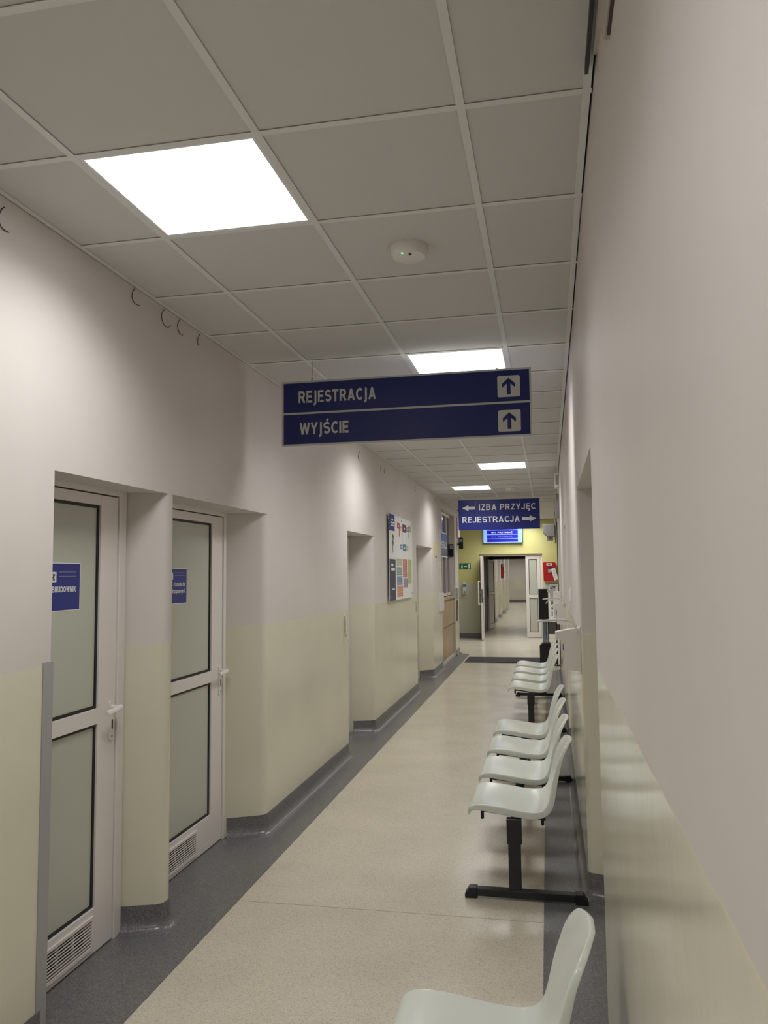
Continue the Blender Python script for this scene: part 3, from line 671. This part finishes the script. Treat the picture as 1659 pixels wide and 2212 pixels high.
# loose cable loops coming out under the ceiling edge
def loop(px, label):
    pts = [on_x(x, y, XL+.004) for x, y in px]
    # smooth with Catmull-Rom
    q = [pts[0]]+pts+[pts[-1]]; out = []
    for i in range(1, len(q)-2):
        for k in range(6):
            t = k/6; a, b, c, d = q[i-1], q[i], q[i+1], q[i+2]
            out.append(.5*((2*b)+(c-a)*t+(2*a-5*b+4*c-d)*t*t+(3*b-a-3*c+d)*t**3))
    out.append(pts[-1])
    c = out[0].copy(); mb = MB().tube([p-c for p in out], .0017, 6)
    o = mb.build('cable_loop', 'wire', loc=c, smooth=True); tag(o, label, 'cable', 'loose cable ends under the ceiling edge')
LB = ['dark cable curl on the wall before the large LED panel', 'dark cable curl above the pier between the two frosted doors', 'wide cable curl above the WC door, larger of two', 'narrow cable curl above the WC door, smaller of two', 'short cable curl between the WC door and the navy sign',
      'faint wavy cable end on the wall just past the navy sign', 'darker of two short cable ends above the third door niche', 'fainter of two short cable ends above the third door niche', 'single short cable end above the directory board', 'thinner of two cable ends above the fourth door niche', 'thicker of two cable ends above the fourth door niche']
for n_, a in enumerate(([(10, 447), (2, 455), (-3, 472), (4, 492), (19, 502)], [(292, 622), (286, 633), (286, 645), (292, 656), (302, 660)], [(357, 667), (350, 676), (350, 690), (356, 703), (364, 707), (368, 703)],
          [(390, 689), (384, 699), (385, 712), (389, 720), (395, 724)], [(432, 722), (428, 731), (427, 740), (430, 747)],
          [(777, 976), (774, 983), (774, 990), (777, 995)], [(824, 1005), (822, 1011), (823, 1020)], [(832, 1011), (830, 1016), (831, 1023)], [(898, 1051), (896, 1056), (898, 1062)], [(930, 1071), (929, 1076), (930, 1081)], [(940, 1075), (939, 1080), (940, 1084)])):
    loop(a, LB[n_])
p = [on_x(x, y, xr(5)-.004) for x, y in ((1228, 713), (1227, 724), (1229, 745))]
o = MB().tube([q-p[0] for q in p], .003, 6).build('cable_loop', 'wire', loc=p[0]); tag(o, 'short dark cable end under the ceiling edge of the seat-side wall', 'cable')

# ================================================================ RECEPTION WINDOW (left, far)
e = empty('window_1', (-1.88, 14.43, 0)); tag(e, 'white framed reception window over a wooden counter front', 'window', kind='structure')
fw = MB(); a, b = -.975, .985
for y in (a, -.31, .33, b-.05): fw.box(-.03, .03, y, y+.05, 1.19, 2.735)
for z in (1.19, 2.685): fw.box(-.03, .03, a, b, z, z+.05)
fw.build('window_frame', 'alu_white', e, bevel=.003)
for y0, y1 in ((-.925, -.31), (-.26, .33), (.38, .935)):
    MB().box(-.006, 0, y0, y1, 1.24, 2.685).build('window_pane', 'glass_dark', e)
for j in range(12):
    y = -.9+j*.155
    MB().box(-.09, -.08, y, y+.075, 1.22, 2.65).build('blind_slat', 'blind', e)
e = empty('reception_counter', (-1.80, 13.45, 0)); tag(e, 'pale wooden counter front below the reception window', 'counter')
MB().box(-.03, 0, .01, 1.965, .66, 1.14).build('upper_panel', 'wood', e); MB().box(-.045, -.016, .01, 1.965, .06, .65).build('lower_panel', 'wood', e)
MB().box(-.30, .035, .006, 1.968, 1.14, 1.175).build('counter_top', 'wood', e, bevel=.003)
MB().box(-.05, -.006, .01, 1.965, .003, .06).build('plinth', 'alu_white', e)
# blue window sign (ends of the word show past the wall edge)
e = empty('window_sign', (-1.846, 13.55, 1.905)); tag(e, 'blue sign with white letters on the reception window', 'sign')
flat('border', rect(0, 0, 1.30, .455), (0, 0, 0), FR_X, 'print_white', e, 0, .002); flat('panel', rect(0, .02, 1.30, .435), (0, 0, 0), FR_X, 'navy', e, .002, .003)
caps('REJESTRACJA', (0, .06, .16), FR_X, 1.18, .13, 'print_white', e, n0=.003, depth=.001)
def poster(name, label, cat, X, pa, pb, mt, lines=0, lm='c_slate', thick=.003):
    a = on_x(*pa, X); b = on_x(*pb, X)
    y0, y1 = min(a.y, b.y), max(a.y, b.y); z0, z1 = min(a.z, b.z), max(a.z, b.z)
    e = empty(name, (X, y0, z0)); tag(e, label, cat)
    flat('sheet', rect(0, 0, y1-y0, z1-z0), (0, 0, 0), FR_X, mt, e, 0, thick)
    for j in range(lines):
        zz = (z1-z0)*(.92-.84*(j+.5)/lines)
        flat('text_line', rect((y1-y0)*.14, zz-.002, (y1-y0)*(.6+.28*random.random()), zz+.002), (0, 0, 0), FR_X, lm, e, thick, thick+.0006)
    return e, y1-y0, z1-z0
e, W, H = poster('strip_poster', 'narrow yellow and white poster on the wall before the reception window', 'poster', XL+.001, (938, 1171), (943.5, 1237), 'yellow_paper')
flat('lower_field', rect(0, 0, W, H*.5), (0, 0, 0), FR_X, 'paper', e, .003, .0036)
flat('mark', rect(W*.3, H*.47, W*.95, H*.56), (0, 0, 0), FR_X, 'black_plastic', e, .0036, .0042); flat('mark', rect(W*.35, H*.14, W*.7, H*.4), (0, 0, 0), FR_X, 'c_slate', e, .0036, .0042)
poster('notice_sheet', 'white notice sheet taped beside the reception window, above a small tag', 'notice', XL+.001, (945.5, 1213), (953.5, 1256), 'paper', 9)
poster('notice_tag', 'little white tag hanging below the white notice sheet', 'notice', XL+.001, (950, 1257), (952.5, 1268), 'print_white')
e, W, H = poster('wall_box', 'flat white box on the cream dado beside the wooden counter', 'box', XL+.001, (948, 1282), (957, 1318), 'white_plastic', thick=.022)
# pier between the window and the hall
e, W, H = poster('framed_poster', 'tall brown framed poster high on the corner pier', 'poster', XL+.001, (986, 1118), (992, 1164), 'c_sand', thick=.015)
flat('print', rect(W*.3, .02, W*.9, H-.02), (0, 0, 0), FR_X, 'print_white', e, .015, .016)
poster('notice_sheet', 'white notice sheet on the corner pier, topmost of three', 'notice', XL+.001, (983, 1236), (987.5, 1268), 'paper', 6)
poster('notice_sheet', 'grey printed notice on the corner pier, middle of three', 'notice', XL+.001, (984.5, 1271), (988.5, 1292), 'c_slate', 4, 'paper')
poster('notice_sheet', 'dark picture notice on the corner pier, lowest of three', 'notice', XL+.001, (985.5, 1297), (990, 1340), 'dark_steel', 3, 'c_sand')
def queue_display(y, z0, z1, X, label):
    e = empty('queue_display', (X, y, z0)); tag(e, label, 'display'); h = z1-z0
    MB().box(0, .085, -.03, .03, 0, h).build('housing', 'black_plastic', e, bevel=.006)
    MB().box(.012, .073, -.034, -.03, h*.62, h*.9).build('screen', 'guard_grey', e)
    MB().box(-.03, 0, -.012, .012, h*.35, h*.5).build('bracket', 'black_metal', e)
queue_display(15.36, 1.93, 2.18, -1.87, 'small black display box inside the reception window reveal')
queue_display(15.98, 2.10, 2.33, XL+.03, 'small black display box at the corner pier by the hall')

# ================================================================ SEATS
PROF = [(-.430, .404), (-.424, .424), (-.405, .438), (-.370, .444), (-.32, .442), (-.26, .434), (-.20, .425), (-.14, .417), (-.09, .415), (-.05, .424), (-.022, .447), (-.006, .482), (.008, .53), (.022, .58), (.038, .63), (.052, .675), (.066, .712), (.078, .737), (.086, .749), (.090, .754)]
WID = [.186, .205, .213, .217, .218, .219, .220, .221, .221, .219, .214, .206, .197, .188, .179, .168, .152, .125, .085, .035]
def seat_mesh():
    prof = [Vector(p) for p in PROF]; n = len(prof); m = 13
    v = []; f = []; nor = []
    for i in range(n):
        d = (prof[min(i+1, n-1)]-prof[max(i-1, 0)]).normalized(); nor.append(Vector((-d.y, d.x)))
    grid = []
    for i in range(n):
        u = i/(n-1); back = min(max((i-9)/4, 0), 1)
        dish = .010+(.022-.010)*back
        if i > 15: dish *= max(0, 1-(i-15)/4)
        if i < 3: dish *= i/3
        row = []
        for j in range(m):
            t = -1+2*j/(m-1); tt = math.copysign(abs(t)**.85, t)
            q = prof[i]+nor[i]*dish*abs(tt)**2.4
            row.append(len(v)); v.append((q.x, tt*WID[i], q.y))
        grid.append(row)
    for i in range(n-1):
        for j in range(m-1): f.append((grid[i][j], grid[i+1][j], grid[i+1][j+1], grid[i][j+1]))
    # turned-down rim around the shell
    loop_ = [grid[i][0] for i in range(n)]+grid[n-1][1:]+[grid[i][m-1] for i in range(n-2, -1, -1)]+grid[0][m-2:0:-1]
    idx = [(i, 0) for i in range(n)]+[(n-1, j) for j in range(1, m)]+[(i, m-1) for i in range(n-2, -1, -1)]+[(0, j) for j in range(m-2, 0, -1)]
    rings = [loop_]
    for step, (dn, out) in enumerate(((.0025, .0035), (.012, .0055), (1.0, .006))):
        r = []
        for (i, j), b in zip(idx, loop_):
            x, y, z = v[b]; dep = .036 if i < 9 else max(.036-(i-9)*.0024, .014)
            if i < 4: dep = .016+.005*i
            dd = dep if dn == 1.0 else min(dn, dep*.6)
            sgn = (1 if y > 0 else -1) if j in (0, m-1) else 0
            vx = -nor[i].x*dd; vz = -nor[i].y*dd
            ex = ez = 0
            if i == 0: d = (prof[0]-prof[1]).normalized(); ex, ez = d.x*out, d.y*out; vx = .35*dd; vz = -dd*.9
            if i == n-1: d = (prof[-1]-prof[-2]).normalized(); ex, ez = d.x*out, d.y*out
            r.append(len(v)); v.append((x+vx+ex, y+sgn*out, z+vz+ez))
        rings.append(r)
    L = len(loop_)
    for a, b in zip(rings, rings[1:]):
        for k in range(L): f.append((a[k], b[k], b[(k+1) % L], a[(k+1) % L]))
    mb = MB().add(v, f); me = mb.mesh('seat_shell', 'seat_plastic')
    for p_ in me.polygons: p_.use_smooth = True
    return me
SEAT = seat_mesh()
def bench(y_first, n, pitch, label, dx=0.0, feet=None, z=0.0):
    e = empty('waiting_bench', (dx, y_first, 0)); tag(e, label, 'bench')
    L = pitch*(n-1)+.44
    MB().box(-.215, -.165, -.02, L+.02, .335, .375).build('beam', 'black_metal', e, bevel=.004)
    for i in range(n):
        yc = .22+pitch*i
        s_ = bpy.data.objects.new('seat_shell', SEAT); COL.objects.link(s_); s_.parent = e; s_.location = (0, yc, 0)
        md = s_.modifiers.new('solid', 'SOLIDIFY'); md.thickness = .004; md.offset = -1
        sd = s_.modifiers.new('sub', 'SUBSURF'); sd.levels = 1; sd.render_levels = 2
        for yy in (yc-.15, yc+.15):
            br = MB().add([(-.36, yy-.012, .400), (-.36, yy+.012, .400), (-.36, yy+.012, .422), (-.36, yy-.012, .422), (-.04, yy-.012, .370), (-.04, yy+.012, .370), (-.04, yy+.012, .392), (-.04, yy-.012, .392)], [(0, 1, 2, 3), (4, 7, 6, 5), (0, 4, 5, 1), (1, 5, 6, 2), (2, 6, 7, 3), (3, 7, 4, 0)])
            br.build('seat_bracket', 'black_metal', e)
        for yy in (yc-.185, yc+.185):
            for xx, zt in ((-.355, .412), (-.055, .395)):
                MB().cyl((xx, yy, zt), (xx, yy, zt-.036), .0085, .0085, 12).cyl((xx, yy, zt-.036), (xx, yy, zt-.041), .0085, .0045, 12).build('stacking_peg', 'black_plastic', e, smooth=True)
    for yf in (feet or (.0, L-.09)):
        lg = MB().box(-.226, -.164, yf-.016, yf+.016, .045, .30).build('leg', 'black_metal', e, bevel=.003)
        MB().box(-.232, -.158, yf-.021, yf+.021, .272, .392).build('collar', 'black_metal', lg, bevel=.003)
        fb = MB().box(-.395, .105, yf-.022, yf+.022, .012, .048).build('foot_bar', 'black_metal', e, bevel=.003)
        for sx, xa, xb in ((-1, -.445, -.385), (1, .095, .155)):
            out_ = xa if sx < 0 else xb; inn = xb if sx < 0 else xa
            MB().prism([(inn, .0026), (out_, .0026), (out_, .018), (out_-sx*.022, .052), (inn, .052)], 'y', yf-.026, yf+.026).build('foot_cap', 'black_plastic', fb, bevel=.003)
    return e
bench(4.075, 4, .640, 'row of four white plastic seats on black legs under the nearest hand dispenser')
bench(8.262, 4, .650, 'farthest row of four white plastic seats, beside the black floor mat')
bench(1.845-1.28*1, 3, .640, 'nearest row of white plastic seats opposite the BRUDOWNIK door', dx=-.012, feet=(.3, 1.55))

# ================================================================ HAND DISPENSERS ON THE RIGHT WALL
def dispenser(x, y, z0, label, width=.095, tagged=True, parent_name='hand_dispenser'):
    e = empty(parent_name, (x, y, z0)); tag(e, label, 'dispenser', 'elbow-lever hand dispensers')
    prof = rounded([(0, .0), (-.086, .014, .008), (-.090, .03), (-.086, .158, .006), (-.128, .176, .006), (-.130, .206, .006), (-.05, .223), (0, .228)])
    bd = MB().prism(prof, 'y', 0, width).build('body', 'white_plastic', e, bevel=.0025)
    MB().box(0-.004, 0, -.006, width+.006, -.01, .235).build('wall_plate', 'white_plastic', e)
    if tagged: MB().box(-.0925, -.0885, -.0015, width*.5, .112, .142).build('blue_label', 'c_blue', bd)
    yy = -.004
    lev = MB().tube([(-.02, yy, .20), (-.024, yy, .236), (-.05, yy, .262), (-.085, yy, .270), (-.125, yy, .271), (-.222, yy, .262)], .0055, 10, flat=1.2)
    lev.build('elbow_lever', 'white_plastic', e, smooth=True)
    return e
dispenser(xr(4.3)-.001, 4.27, 1.095, 'white elbow-lever hand dispenser over the middle seats, at the near niche edge')
e = dispenser(xr(8.1)-.001, 8.05, 1.085, 'white elbow-lever hand dispenser just past the narrow niche, above the far seats')
MB().box(-.118, -.088, .012, .08, .075, .155).build('drip_cup', 'white_plastic', e, bevel=.003)
# paper towel box
e = empty('towel_dispenser', (xr(10.9), 10.9, 1.10)); tag(e, 'plain white towel box on the wall behind the farthest seats', 'dispenser')
MB().box(-.105, 0, 0, .26, 0, .25).build('body', 'white_plastic', e, bevel=.008)
MB().box(-.075, -.03, .04, .22, -.006, .004).build('slot', 'dark_grey', e)
MB().tube([(-.10, .05, .14), (-.13, .03, .145), (-.17, .02, .13), (-.21, .01, .09)], .005, 8, flat=1.5).build('lever', 'white_plastic', e, smooth=True)
# light switch
e = empty('light_switch', (xr(5.9), 5.86, 1.405)); tag(e, 'white wall light switch on grey paint over the middle seats', 'light switch')
MB().box(-.011, 0, 0, .082, 0, .098).build('plate', 'white_plastic', e, bevel=.003)
MB().add([(-.011, .01, .02), (-.011, .072, .02), (-.011, .072, .085), (-.011, .01, .085), (-.013, .01, .02), (-.013, .072, .02), (-.022, .072, .085), (-.022, .01, .085)], [(0, 1, 2, 3), (4, 7, 6, 5), (0, 4, 5, 1), (1, 5, 6, 2), (2, 6, 7, 3), (3, 7, 4, 0)]).build('rocker', 'white_plastic', e)
# emergency luminaire and clock high on the right wall
e = empty('emergency_light', (xr(10), 9.95, 2.68)); tag(e, 'boxy white emergency light high on the right wall near the ceiling', 'wall light')
MB().box(-.055, 0, 0, .33, 0, .165).build('housing', 'white_plastic', e, bevel=.006); MB().box(-.061, -.055, .02, .31, .02, .145).build('cover', 'guard_grey', e); MB().box(-.045, -.012, -.003, 0, .02, .145).build('end_slot', 'guard_grey', e)
e = empty('wall_clock', (xr(10.6), 10.7, 2.49)); tag(e, 'round wall clock seen edge-on below the emergency light', 'clock')
MB().lathe((0, 0, 0), [(.17, 0), (.172, -.02), (.166, -.03), (.155, -.033)], 40, axis='x').build('rim', 'guard_grey', e, smooth=True)
MB().lathe((0, 0, 0), [(.155, -.031), (.155, -.035)], 40, axis='x').build('dial', 'clock_glass', e)
e = empty('junction_box', (xr(12.9), 12.9, 2.60)); tag(e, 'small white junction box at the wall end before the hall', 'box')
MB().box(-.065, 0, 0, .12, 0, .13).build('body', 'white_plastic', e, bevel=.006); MB().box(-.069, -.065, .015, .105, .015, .115).build('lid', 'white_plastic', e)
# dark frame of the hall opening at the end of the right wall
o = MB().box(RXE-.012, RXE+.05, 13.402, 13.45, 0, 2.45).build('trim_4', 'black_metal'); tag(o, 'thin dark door frame upright where the right wall ends', 'door frame', kind='structure')
# broken-out casing at the top of the wall beside the viewer
o = MB().prism([(-1.2, 2.712), (1.60, 2.712), (1.635, 2.74), (1.66, 2.785), (1.74, 2.83), (1.80, 2.865), (1.93, 2.903), (-1.2, 2.903)], 'x', RX0-.010, RX0).build('trim_5', 'plaster_raw'); tag(o, 'rough unpainted plaster patch under the ceiling edge of the near right wall', 'plaster patch', kind='structure')
o = MB().box(RX0-.007, RX0, -1.2, 1.58, 2.7085, 2.7115).build('trim_9', 'dark_grey'); tag(o, 'thin dark crack below the raw plaster patch', 'trim', kind='structure')  # dark strip stands in for the shadow under the patch edge
o = MB().box(.128, .1375, -1.2, 1.985, 2.890, 2.9105).build('trim_6', 'black_metal'); tag(o, 'dark cable strip along the ceiling edge of the near right wall', 'trim', kind='structure')

# ================================================================ HALL
o = MB().prism(rrect(1.62, .9, .01, -.70, 14.80), 'z', 0.0028, .009).build('floor_mat', 'mat_black'); tag(o, 'black ribbed entrance mat lying across the corridor end', 'mat')
# white sanitizer column
e = empty('sanitizer_kiosk', (-.08, 14.52, 0)); tag(e, 'black floor stand with clear blue liquid container', 'sanitizer stand')
MB().prism([(-.085, .0026), (.11, .0026), (.11, .35), (-.03, .35), (-.085, .30)], 'y', -.14, .14).build('base', 'black_plastic', e, bevel=.004)
MB().box(.065, .085, -.10, .10, .35, .78).build('back_post', 'black_metal', e)
MB().box(-.03, .06, -.07, .07, .352, .40).build('bottle_foot', 'guard_grey', e, bevel=.004)
MB().cyl((.015, 0, .40), (.015, 0, .70), .043, n=20).cyl((.015, 0, .70), (.015, 0, .765), .043, .03, n=20).build('bottle', 'clear_blue', e, smooth=True)
MB().box(-.085, .085, -.07, .07, .766, 1.31).build('head_box', 'black_plastic', e, bevel=.006)
# pole-mounted dispenser
e = empty('dispenser_stand', (.135, 14.0, 0)); tag(e, 'slim black pole stand carrying a white elbow dispenser past the seats', 'dispenser stand')
MB().cyl((0, 0, .02), (0, 0, 1.05), .011, n=12).build('pole', 'black_metal', e)
MB().tube([(0, 0, .10), (-.02, 0, .04), (-.06, 0, .022), (-.13, 0, .018)], .010, 8).build('foot', 'black_metal', e); MB().box(-.15, -.10, -.03, .03, .0026, .018).build('foot_pad', 'black_plastic', e); MB().cyl((0, 0, .0026), (0, 0, .02), .05, n=20).build('base_disc', 'black_metal', e)
MB().prism([(0, 0), (-.085, .012), (-.086, .16), (-.13, .18), (-.13, .21), (0, .23)], 'y', -.05, .045).build('dispenser_body', 'white_plastic', e, bevel=.003, loc=(-.012, 0, 1.09))
MB().tube([(-.02, -.052, 1.30), (-.05, -.052, 1.352), (-.1, -.052, 1.362), (-.2, -.052, 1.36)], .0055, 8).build('elbow_lever', 'white_plastic', e, smooth=True)
MB().box(-.012, .0, -.045, .045, 1.02, 1.33).build('mount_plate', 'white_plastic', e)
# purifier box
e = empty('air_purifier', (.155, 14.6, 2.19)); tag(e, 'pale grey wall unit with tapered lower end by the hall opening', 'wall unit')
MB().prism([(.0, .07), (-.13, .07), (-.21, .14), (-.21, .29), (.0, .29)], 'y', 0, .3).build('housing', 'guard_grey', e, bevel=.006)
MB().box(-.145, -.03, .03, .27, 0, .07).build('outlet', 'guard_grey', e); MB().box(0, .02, .1, .2, -.05, .35).build('mount_plate', 'guard_grey', e); MB().box(-.1, -.06, .026, .03, .02, .05).build('label_plate', 'c_rust', e)
MB().cyl((.01, .15, .35), (.01, .15, CEIL-.003-2.19), .01, n=10).build('hanger_rod', 'guard_grey', e)
# screen
e = empty('wall_screen', (-1.055, YH, 2.34)); tag(e, 'wall screen with blue queue numbers above the doorway', 'screen')
TW, TH = .98, .57
MB().box(-TW/2, TW/2, -.075, -.03, 0, TH).build('housing', 'black_plastic', e, bevel=.004); MB().box(-.15, .15, -.03, 0, .15, .4).build('wall_mount', 'black_metal', e)
MB().box(-TW/2+.012, TW/2-.012, -.078, -.075, .012, TH-.012).build('picture', 'tv_light', e)
pic = [o_ for o_ in e.children if o_.name.startswith('picture')][0]
for j, (tx, m_) in enumerate((('041 PRETRIAŻ', 'tv_text'), ('011 PRETRIAŻ', 'tv_dim'))):
    z = .235-.11*j
    MB().box(-.39, .37, -.0795, -.078, z-.01, z+.085).build('queue_row', 'tv_blue', pic)
    lettering(tx, (-.28, -.0795, z+.012), FR_Y, .52, .05, m_, e, bold=.012, depth=.0006)
MB().box(-.39, .37, -.0795, -.078, .03, .105).build('queue_row', 'tv_blue', pic)
for j in range(2): MB().box(-.39, .37, -.0795, -.078, .345+.11*j-.01, .345+.11*j+.085).build('queue_row', 'tv_blue', pic)
# emergency exit sign
e = empty('exit_sign', (-2.16, YH, 1.70)); tag(e, 'green running-man exit sign with arrow on the yellow wall', 'sign')
EW, EH = .29, .155
flat('panel', rect(0, 0, EW, EH), (0, 0, 0), FR_Y, 'green', e, 0, .004)
flat('running_figure', [(.035, .02), (.05, .03), (.06, .06), (.075, .045), (.085, .02), (.095, .025), (.085, .065), (.075, .085), (.095, .08), (.10, .09), (.075, .105), (.055, .105), (.035, .085), (.042, .078), (.055, .09), (.05, .06), (.04, .035)], (0, 0, 0), FR_Y, 'print_white', e, .004, .005)
flat('running_head', [(.075+.012*math.cos(a*.5236), .122+.012*math.sin(a*.5236)) for a in range(12)], (0, 0, 0), FR_Y, 'print_white', e, .004, .005)
flat('arrow', arrow_r(.115, .20, .075, .04, .025), (0, 0, 0), FR_Y, 'print_white', e, .004, .005); flat('door_mark', rect(.225, .02, .27, .135), (0, 0, 0), FR_Y, 'paper', e, .004, .005)
# wall dispenser on the dado
e = empty('soap_dispenser', (-2.03, YH, 1.09)); tag(e, 'small white soap dispenser on the grey dado below the exit sign', 'dispenser')
MB().prism(rounded([(-.045, .0, .01), (.045, .0, .01), (.045, .2), (.03, .30, .02), (-.03, .30, .02), (-.045, .2)]), 'y', -.09, 0).build('body', 'white_plastic', e, bevel=.006)
MB().box(-.035, .035, -.095, -.09, .17, .24).build('window', 'c_teal', e); MB().box(-.03, .03, -.10, -.09, .02, .07).build('push_plate', 'guard_grey', e)
# red cabinet
e = empty('emergency_cabinet', (.07, YH, 1.39)); tag(e, 'red wall cabinet with a white sheet taped on it', 'cabinet')
MB().prism(rounded([(-.155, .0, .03), (.155, .0, .03), (.16, .40, .04), (.12, .46, .03), (-.165, .46, .03)]), 'y', -.14, 0).build('body', 'red', e, bevel=.006)
MB().box(-.08, .05, -.146, -.14, .385, .435).build('title_plate', 'print_white', e); MB().box(-.055, .03, -.1475, -.146, .40, .42).build('title_line', 'dark_grey', e)
MB().box(-.045, .05, -.15, -.14, .21, .34).build('window', 'black_plastic', e); MB().box(-.045, .03, -.152, -.15, .21, .30).build('handle_plate', 'guard_grey', e)
flat('taped_sheet', [(.02, .30), (.12, .33), (.19, .05), (.10, .01)], (0, -.15, 0), FR_Y, 'paper', e, .002, .004)
for j in range(6): flat('sheet_line', [(.045+.012*j, .29-.04*j), (.105+.012*j, .305-.04*j), (.106+.012*j, .30-.04*j), (.046+.012*j, .285-.04*j)], (0, -.154, 0), FR_Y, 'c_slate', e, 0, .0006)
# information board below it
e = empty('information_board', (.03, YH, .395)); tag(e, 'white information board with blue pictures below the red cabinet', 'board')
MB().box(0, .26, -.03, 0, 0, .92).build('panel', 'print_white', e, bevel=.004)
for (x0, z0, x1, z1, m_) in ((.03, .62, .16, .88, 'c_slate'), (.05, .64, .12, .74, 'c_teal'), (.04, .42, .1, .5, 'c_slate'), (.05, .30, .09, .36, 'dark_grey'), (.05, .14, .08, .26, 'c_slate'), (.03, .04, .2, .055, 'guard_grey')):
    MB().box(x0, x1, -.0315, -.03, z0, z1).build('picture_block', m_, e)
o = MB().box(-.02, 1.2, YH-.02, YH-.001, .10, .385).build('trim_7', 'dark_grey'); tag(o, 'dark protective panel low on the hall wall below the information board', 'wall panel', kind='structure')
o = MB().box(-.02, 1.2, YH-.05, YH-.001, 0.002, .10).build('trim_8', 'white_plastic'); tag(o, 'white skirting duct at the foot of the hall wall', 'skirting', kind='structure')

# --- double door of the hall
def glazed_leaf(parent, name, w, z1, dark=False, handle=None):
    """leaf in its own xz plane, hinge at x=0, thickness 5 cm along y"""
    fm = 'alu_white'; z0 = .012; s = .075
    mb = MB().box(0, s, -.025, .025, z0, z1).box(w-s, w, -.025, .025, z0, z1).box(s, w-s, -.025, .025, z1-s, z1).box(s, w-s, -.025, .025, z0, z0+.13).box(s, w-s, -.025, .025, .98, 1.06)
    leaf = mb.build(name, fm, parent, bevel=.003)
    for n, a, b in (('lower_pane', z0+.13, .98), ('upper_pane', 1.06, z1-s)):
        MB().box(s, w-s, -.006, .006, a, b).build(n, 'frosted', leaf)
        g = MB(); t = .012
        for y0_, y1_ in ((-.010, -.006), (.006, .010)):
            g.box(s, w-s, y0_, y1_, a, a+t).box(s, w-s, y0_, y1_, b-t, b).box(s, s+t, y0_, y1_, a+t, b-t).box(w-s-t, w-s, y0_, y1_, a+t, b-t)
        g.build('gasket', 'gasket', leaf)
    MB().box(w-.001, w+.003, -.012, .012, .90, 1.22).build('lock_plate', 'gasket', leaf)
    if handle:
        hb = MB(); sgn = handle
        for z in (.86, 1.15, 1.40): hb.cyl((w-.05, .025*sgn, z), (w-.05, .085*sgn, z), .012, n=10)
        hb.cyl((w-.05, .085*sgn, .84), (w-.05, .085*sgn, 1.42), .014, n=12)
        hb.build('pull_bar', 'white_plastic', leaf, smooth=True)
    return leaf
e = empty('door_7', (0, YH, 0)); tag(e, 'white glazed hall double door with one leaf standing open', 'door', kind='structure')
MB().box(DX0+.001, DX0+.05, .06, .14, 0, DZ).box(DX1-.05, DX1-.001, .06, .14, 0, DZ).box(DX0+.05, DX1-.05, .06, .14, DZ-.05, DZ-.001).build('door_frame', 'alu_white', e, bevel=.003)
l1 = glazed_leaf(e, 'open_leaf', .86, 2.01, handle=-1); l1.location = (DX0+.075, .08, 0); l1.rotation_euler = (0, 0, math.radians(-87.5))
l2 = glazed_leaf(e, 'fixed_leaf', .355, 2.01); l2.location = (DX1-.055, .08, 0); l2.rotation_euler = (0, 0, math.pi)
e = empty('door_8', (0, V1, 0)); tag(e, 'white glazed vestibule door standing open before the next corridor', 'door', kind='structure')
MB().box(-1.619, -1.57, -.06, .0, 0, 2.049).box(-.17, -.121, -.06, .0, 0, 2.049).box(-1.57, -.17, -.06, .0, 2.0, 2.049).build('door_frame', 'dark_grey', e, bevel=.003)
l3 = glazed_leaf(e, 'open_leaf', 1.0, 1.99, handle=None); l3.location = (-1.545, -.06, 0); l3.rotation_euler = (0, 0, math.radians(-96))
# far corridor
e = empty('fire_extinguisher', (-1.63, 29.2, 1.40)); tag(e, 'red fire extinguisher hanging on the far corridor wall', 'fire extinguisher')
MB().lathe((0, 0, 0), [(.075, 0), (.08, .02), (.08, .36), (.06, .41), (.025, .43), (.025, .46)], 24).build('cylinder', 'red', e, smooth=True)
MB().box(-.02, .03, -.02, .02, .46, .50).box(-.02, .10, -.012, .012, .50, .52).build('valve', 'black_metal', e); MB().box(-.03, -.0, -.02, .02, .18, .5).build('wall_bracket', 'black_metal', e)
MB().tube([(.03, -.03, .48), (.07, -.07, .4), (.085, -.075, .2)], .012, 8).build('hose', 'black_plastic', e)
e = empty('door_9', (-1.74, 34.4, 0)); tag(e, 'white door frame where the far corridor turns', 'door', kind='structure')
MB().box(0, .12, -.25, -.0, 0, 2.2).build('door_frame', 'alu_white', e); MB().box(.12, .13, -.2, -.14, .95, 1.2).build('lock_plate', 'gasket', e)
e = empty('door_10', (-.95, 43.2, 0)); tag(e, 'white door at the end of the far corridor', 'door', kind='structure')
MB().box(-.16, -.08, -.06, 0, 0, 2.1).box(.9, .98, -.06, 0, 0, 2.1).box(-.16, .98, -.06, 0, 2.1, 2.18).build('door_frame', 'alu_white', e); MB().box(-.08, .9, -.04, 0, .01, 2.1).build('door_leaf', 'alu_white', e)
o = MB().box(-4.2, -1.12, 43.14, 43.2, 0, .12).build('baseboard_far', 'vinyl_grey'); tag(o, 'grey skirting of the far corridor end wall', 'baseboard', kind='structure')
o = sweep([(-1.74, V1+.2), (-1.74, 26.0), (-1.66, 26.0), (-1.66, 26.5), (-1.74, 26.5), (-1.74, 28.6), (-1.66, 28.6), (-1.66, 29.1), (-1.74, 29.1), (-1.74, 31.4), (-1.66, 31.4), (-1.66, 31.9), (-1.74, 31.9), (-1.74, 34.1)], COVE, -1).build('baseboard_far_left', 'guard_grey'); tag(o, 'pale grey skirting along the pilasters of the far corridor', 'baseboard', kind='structure')
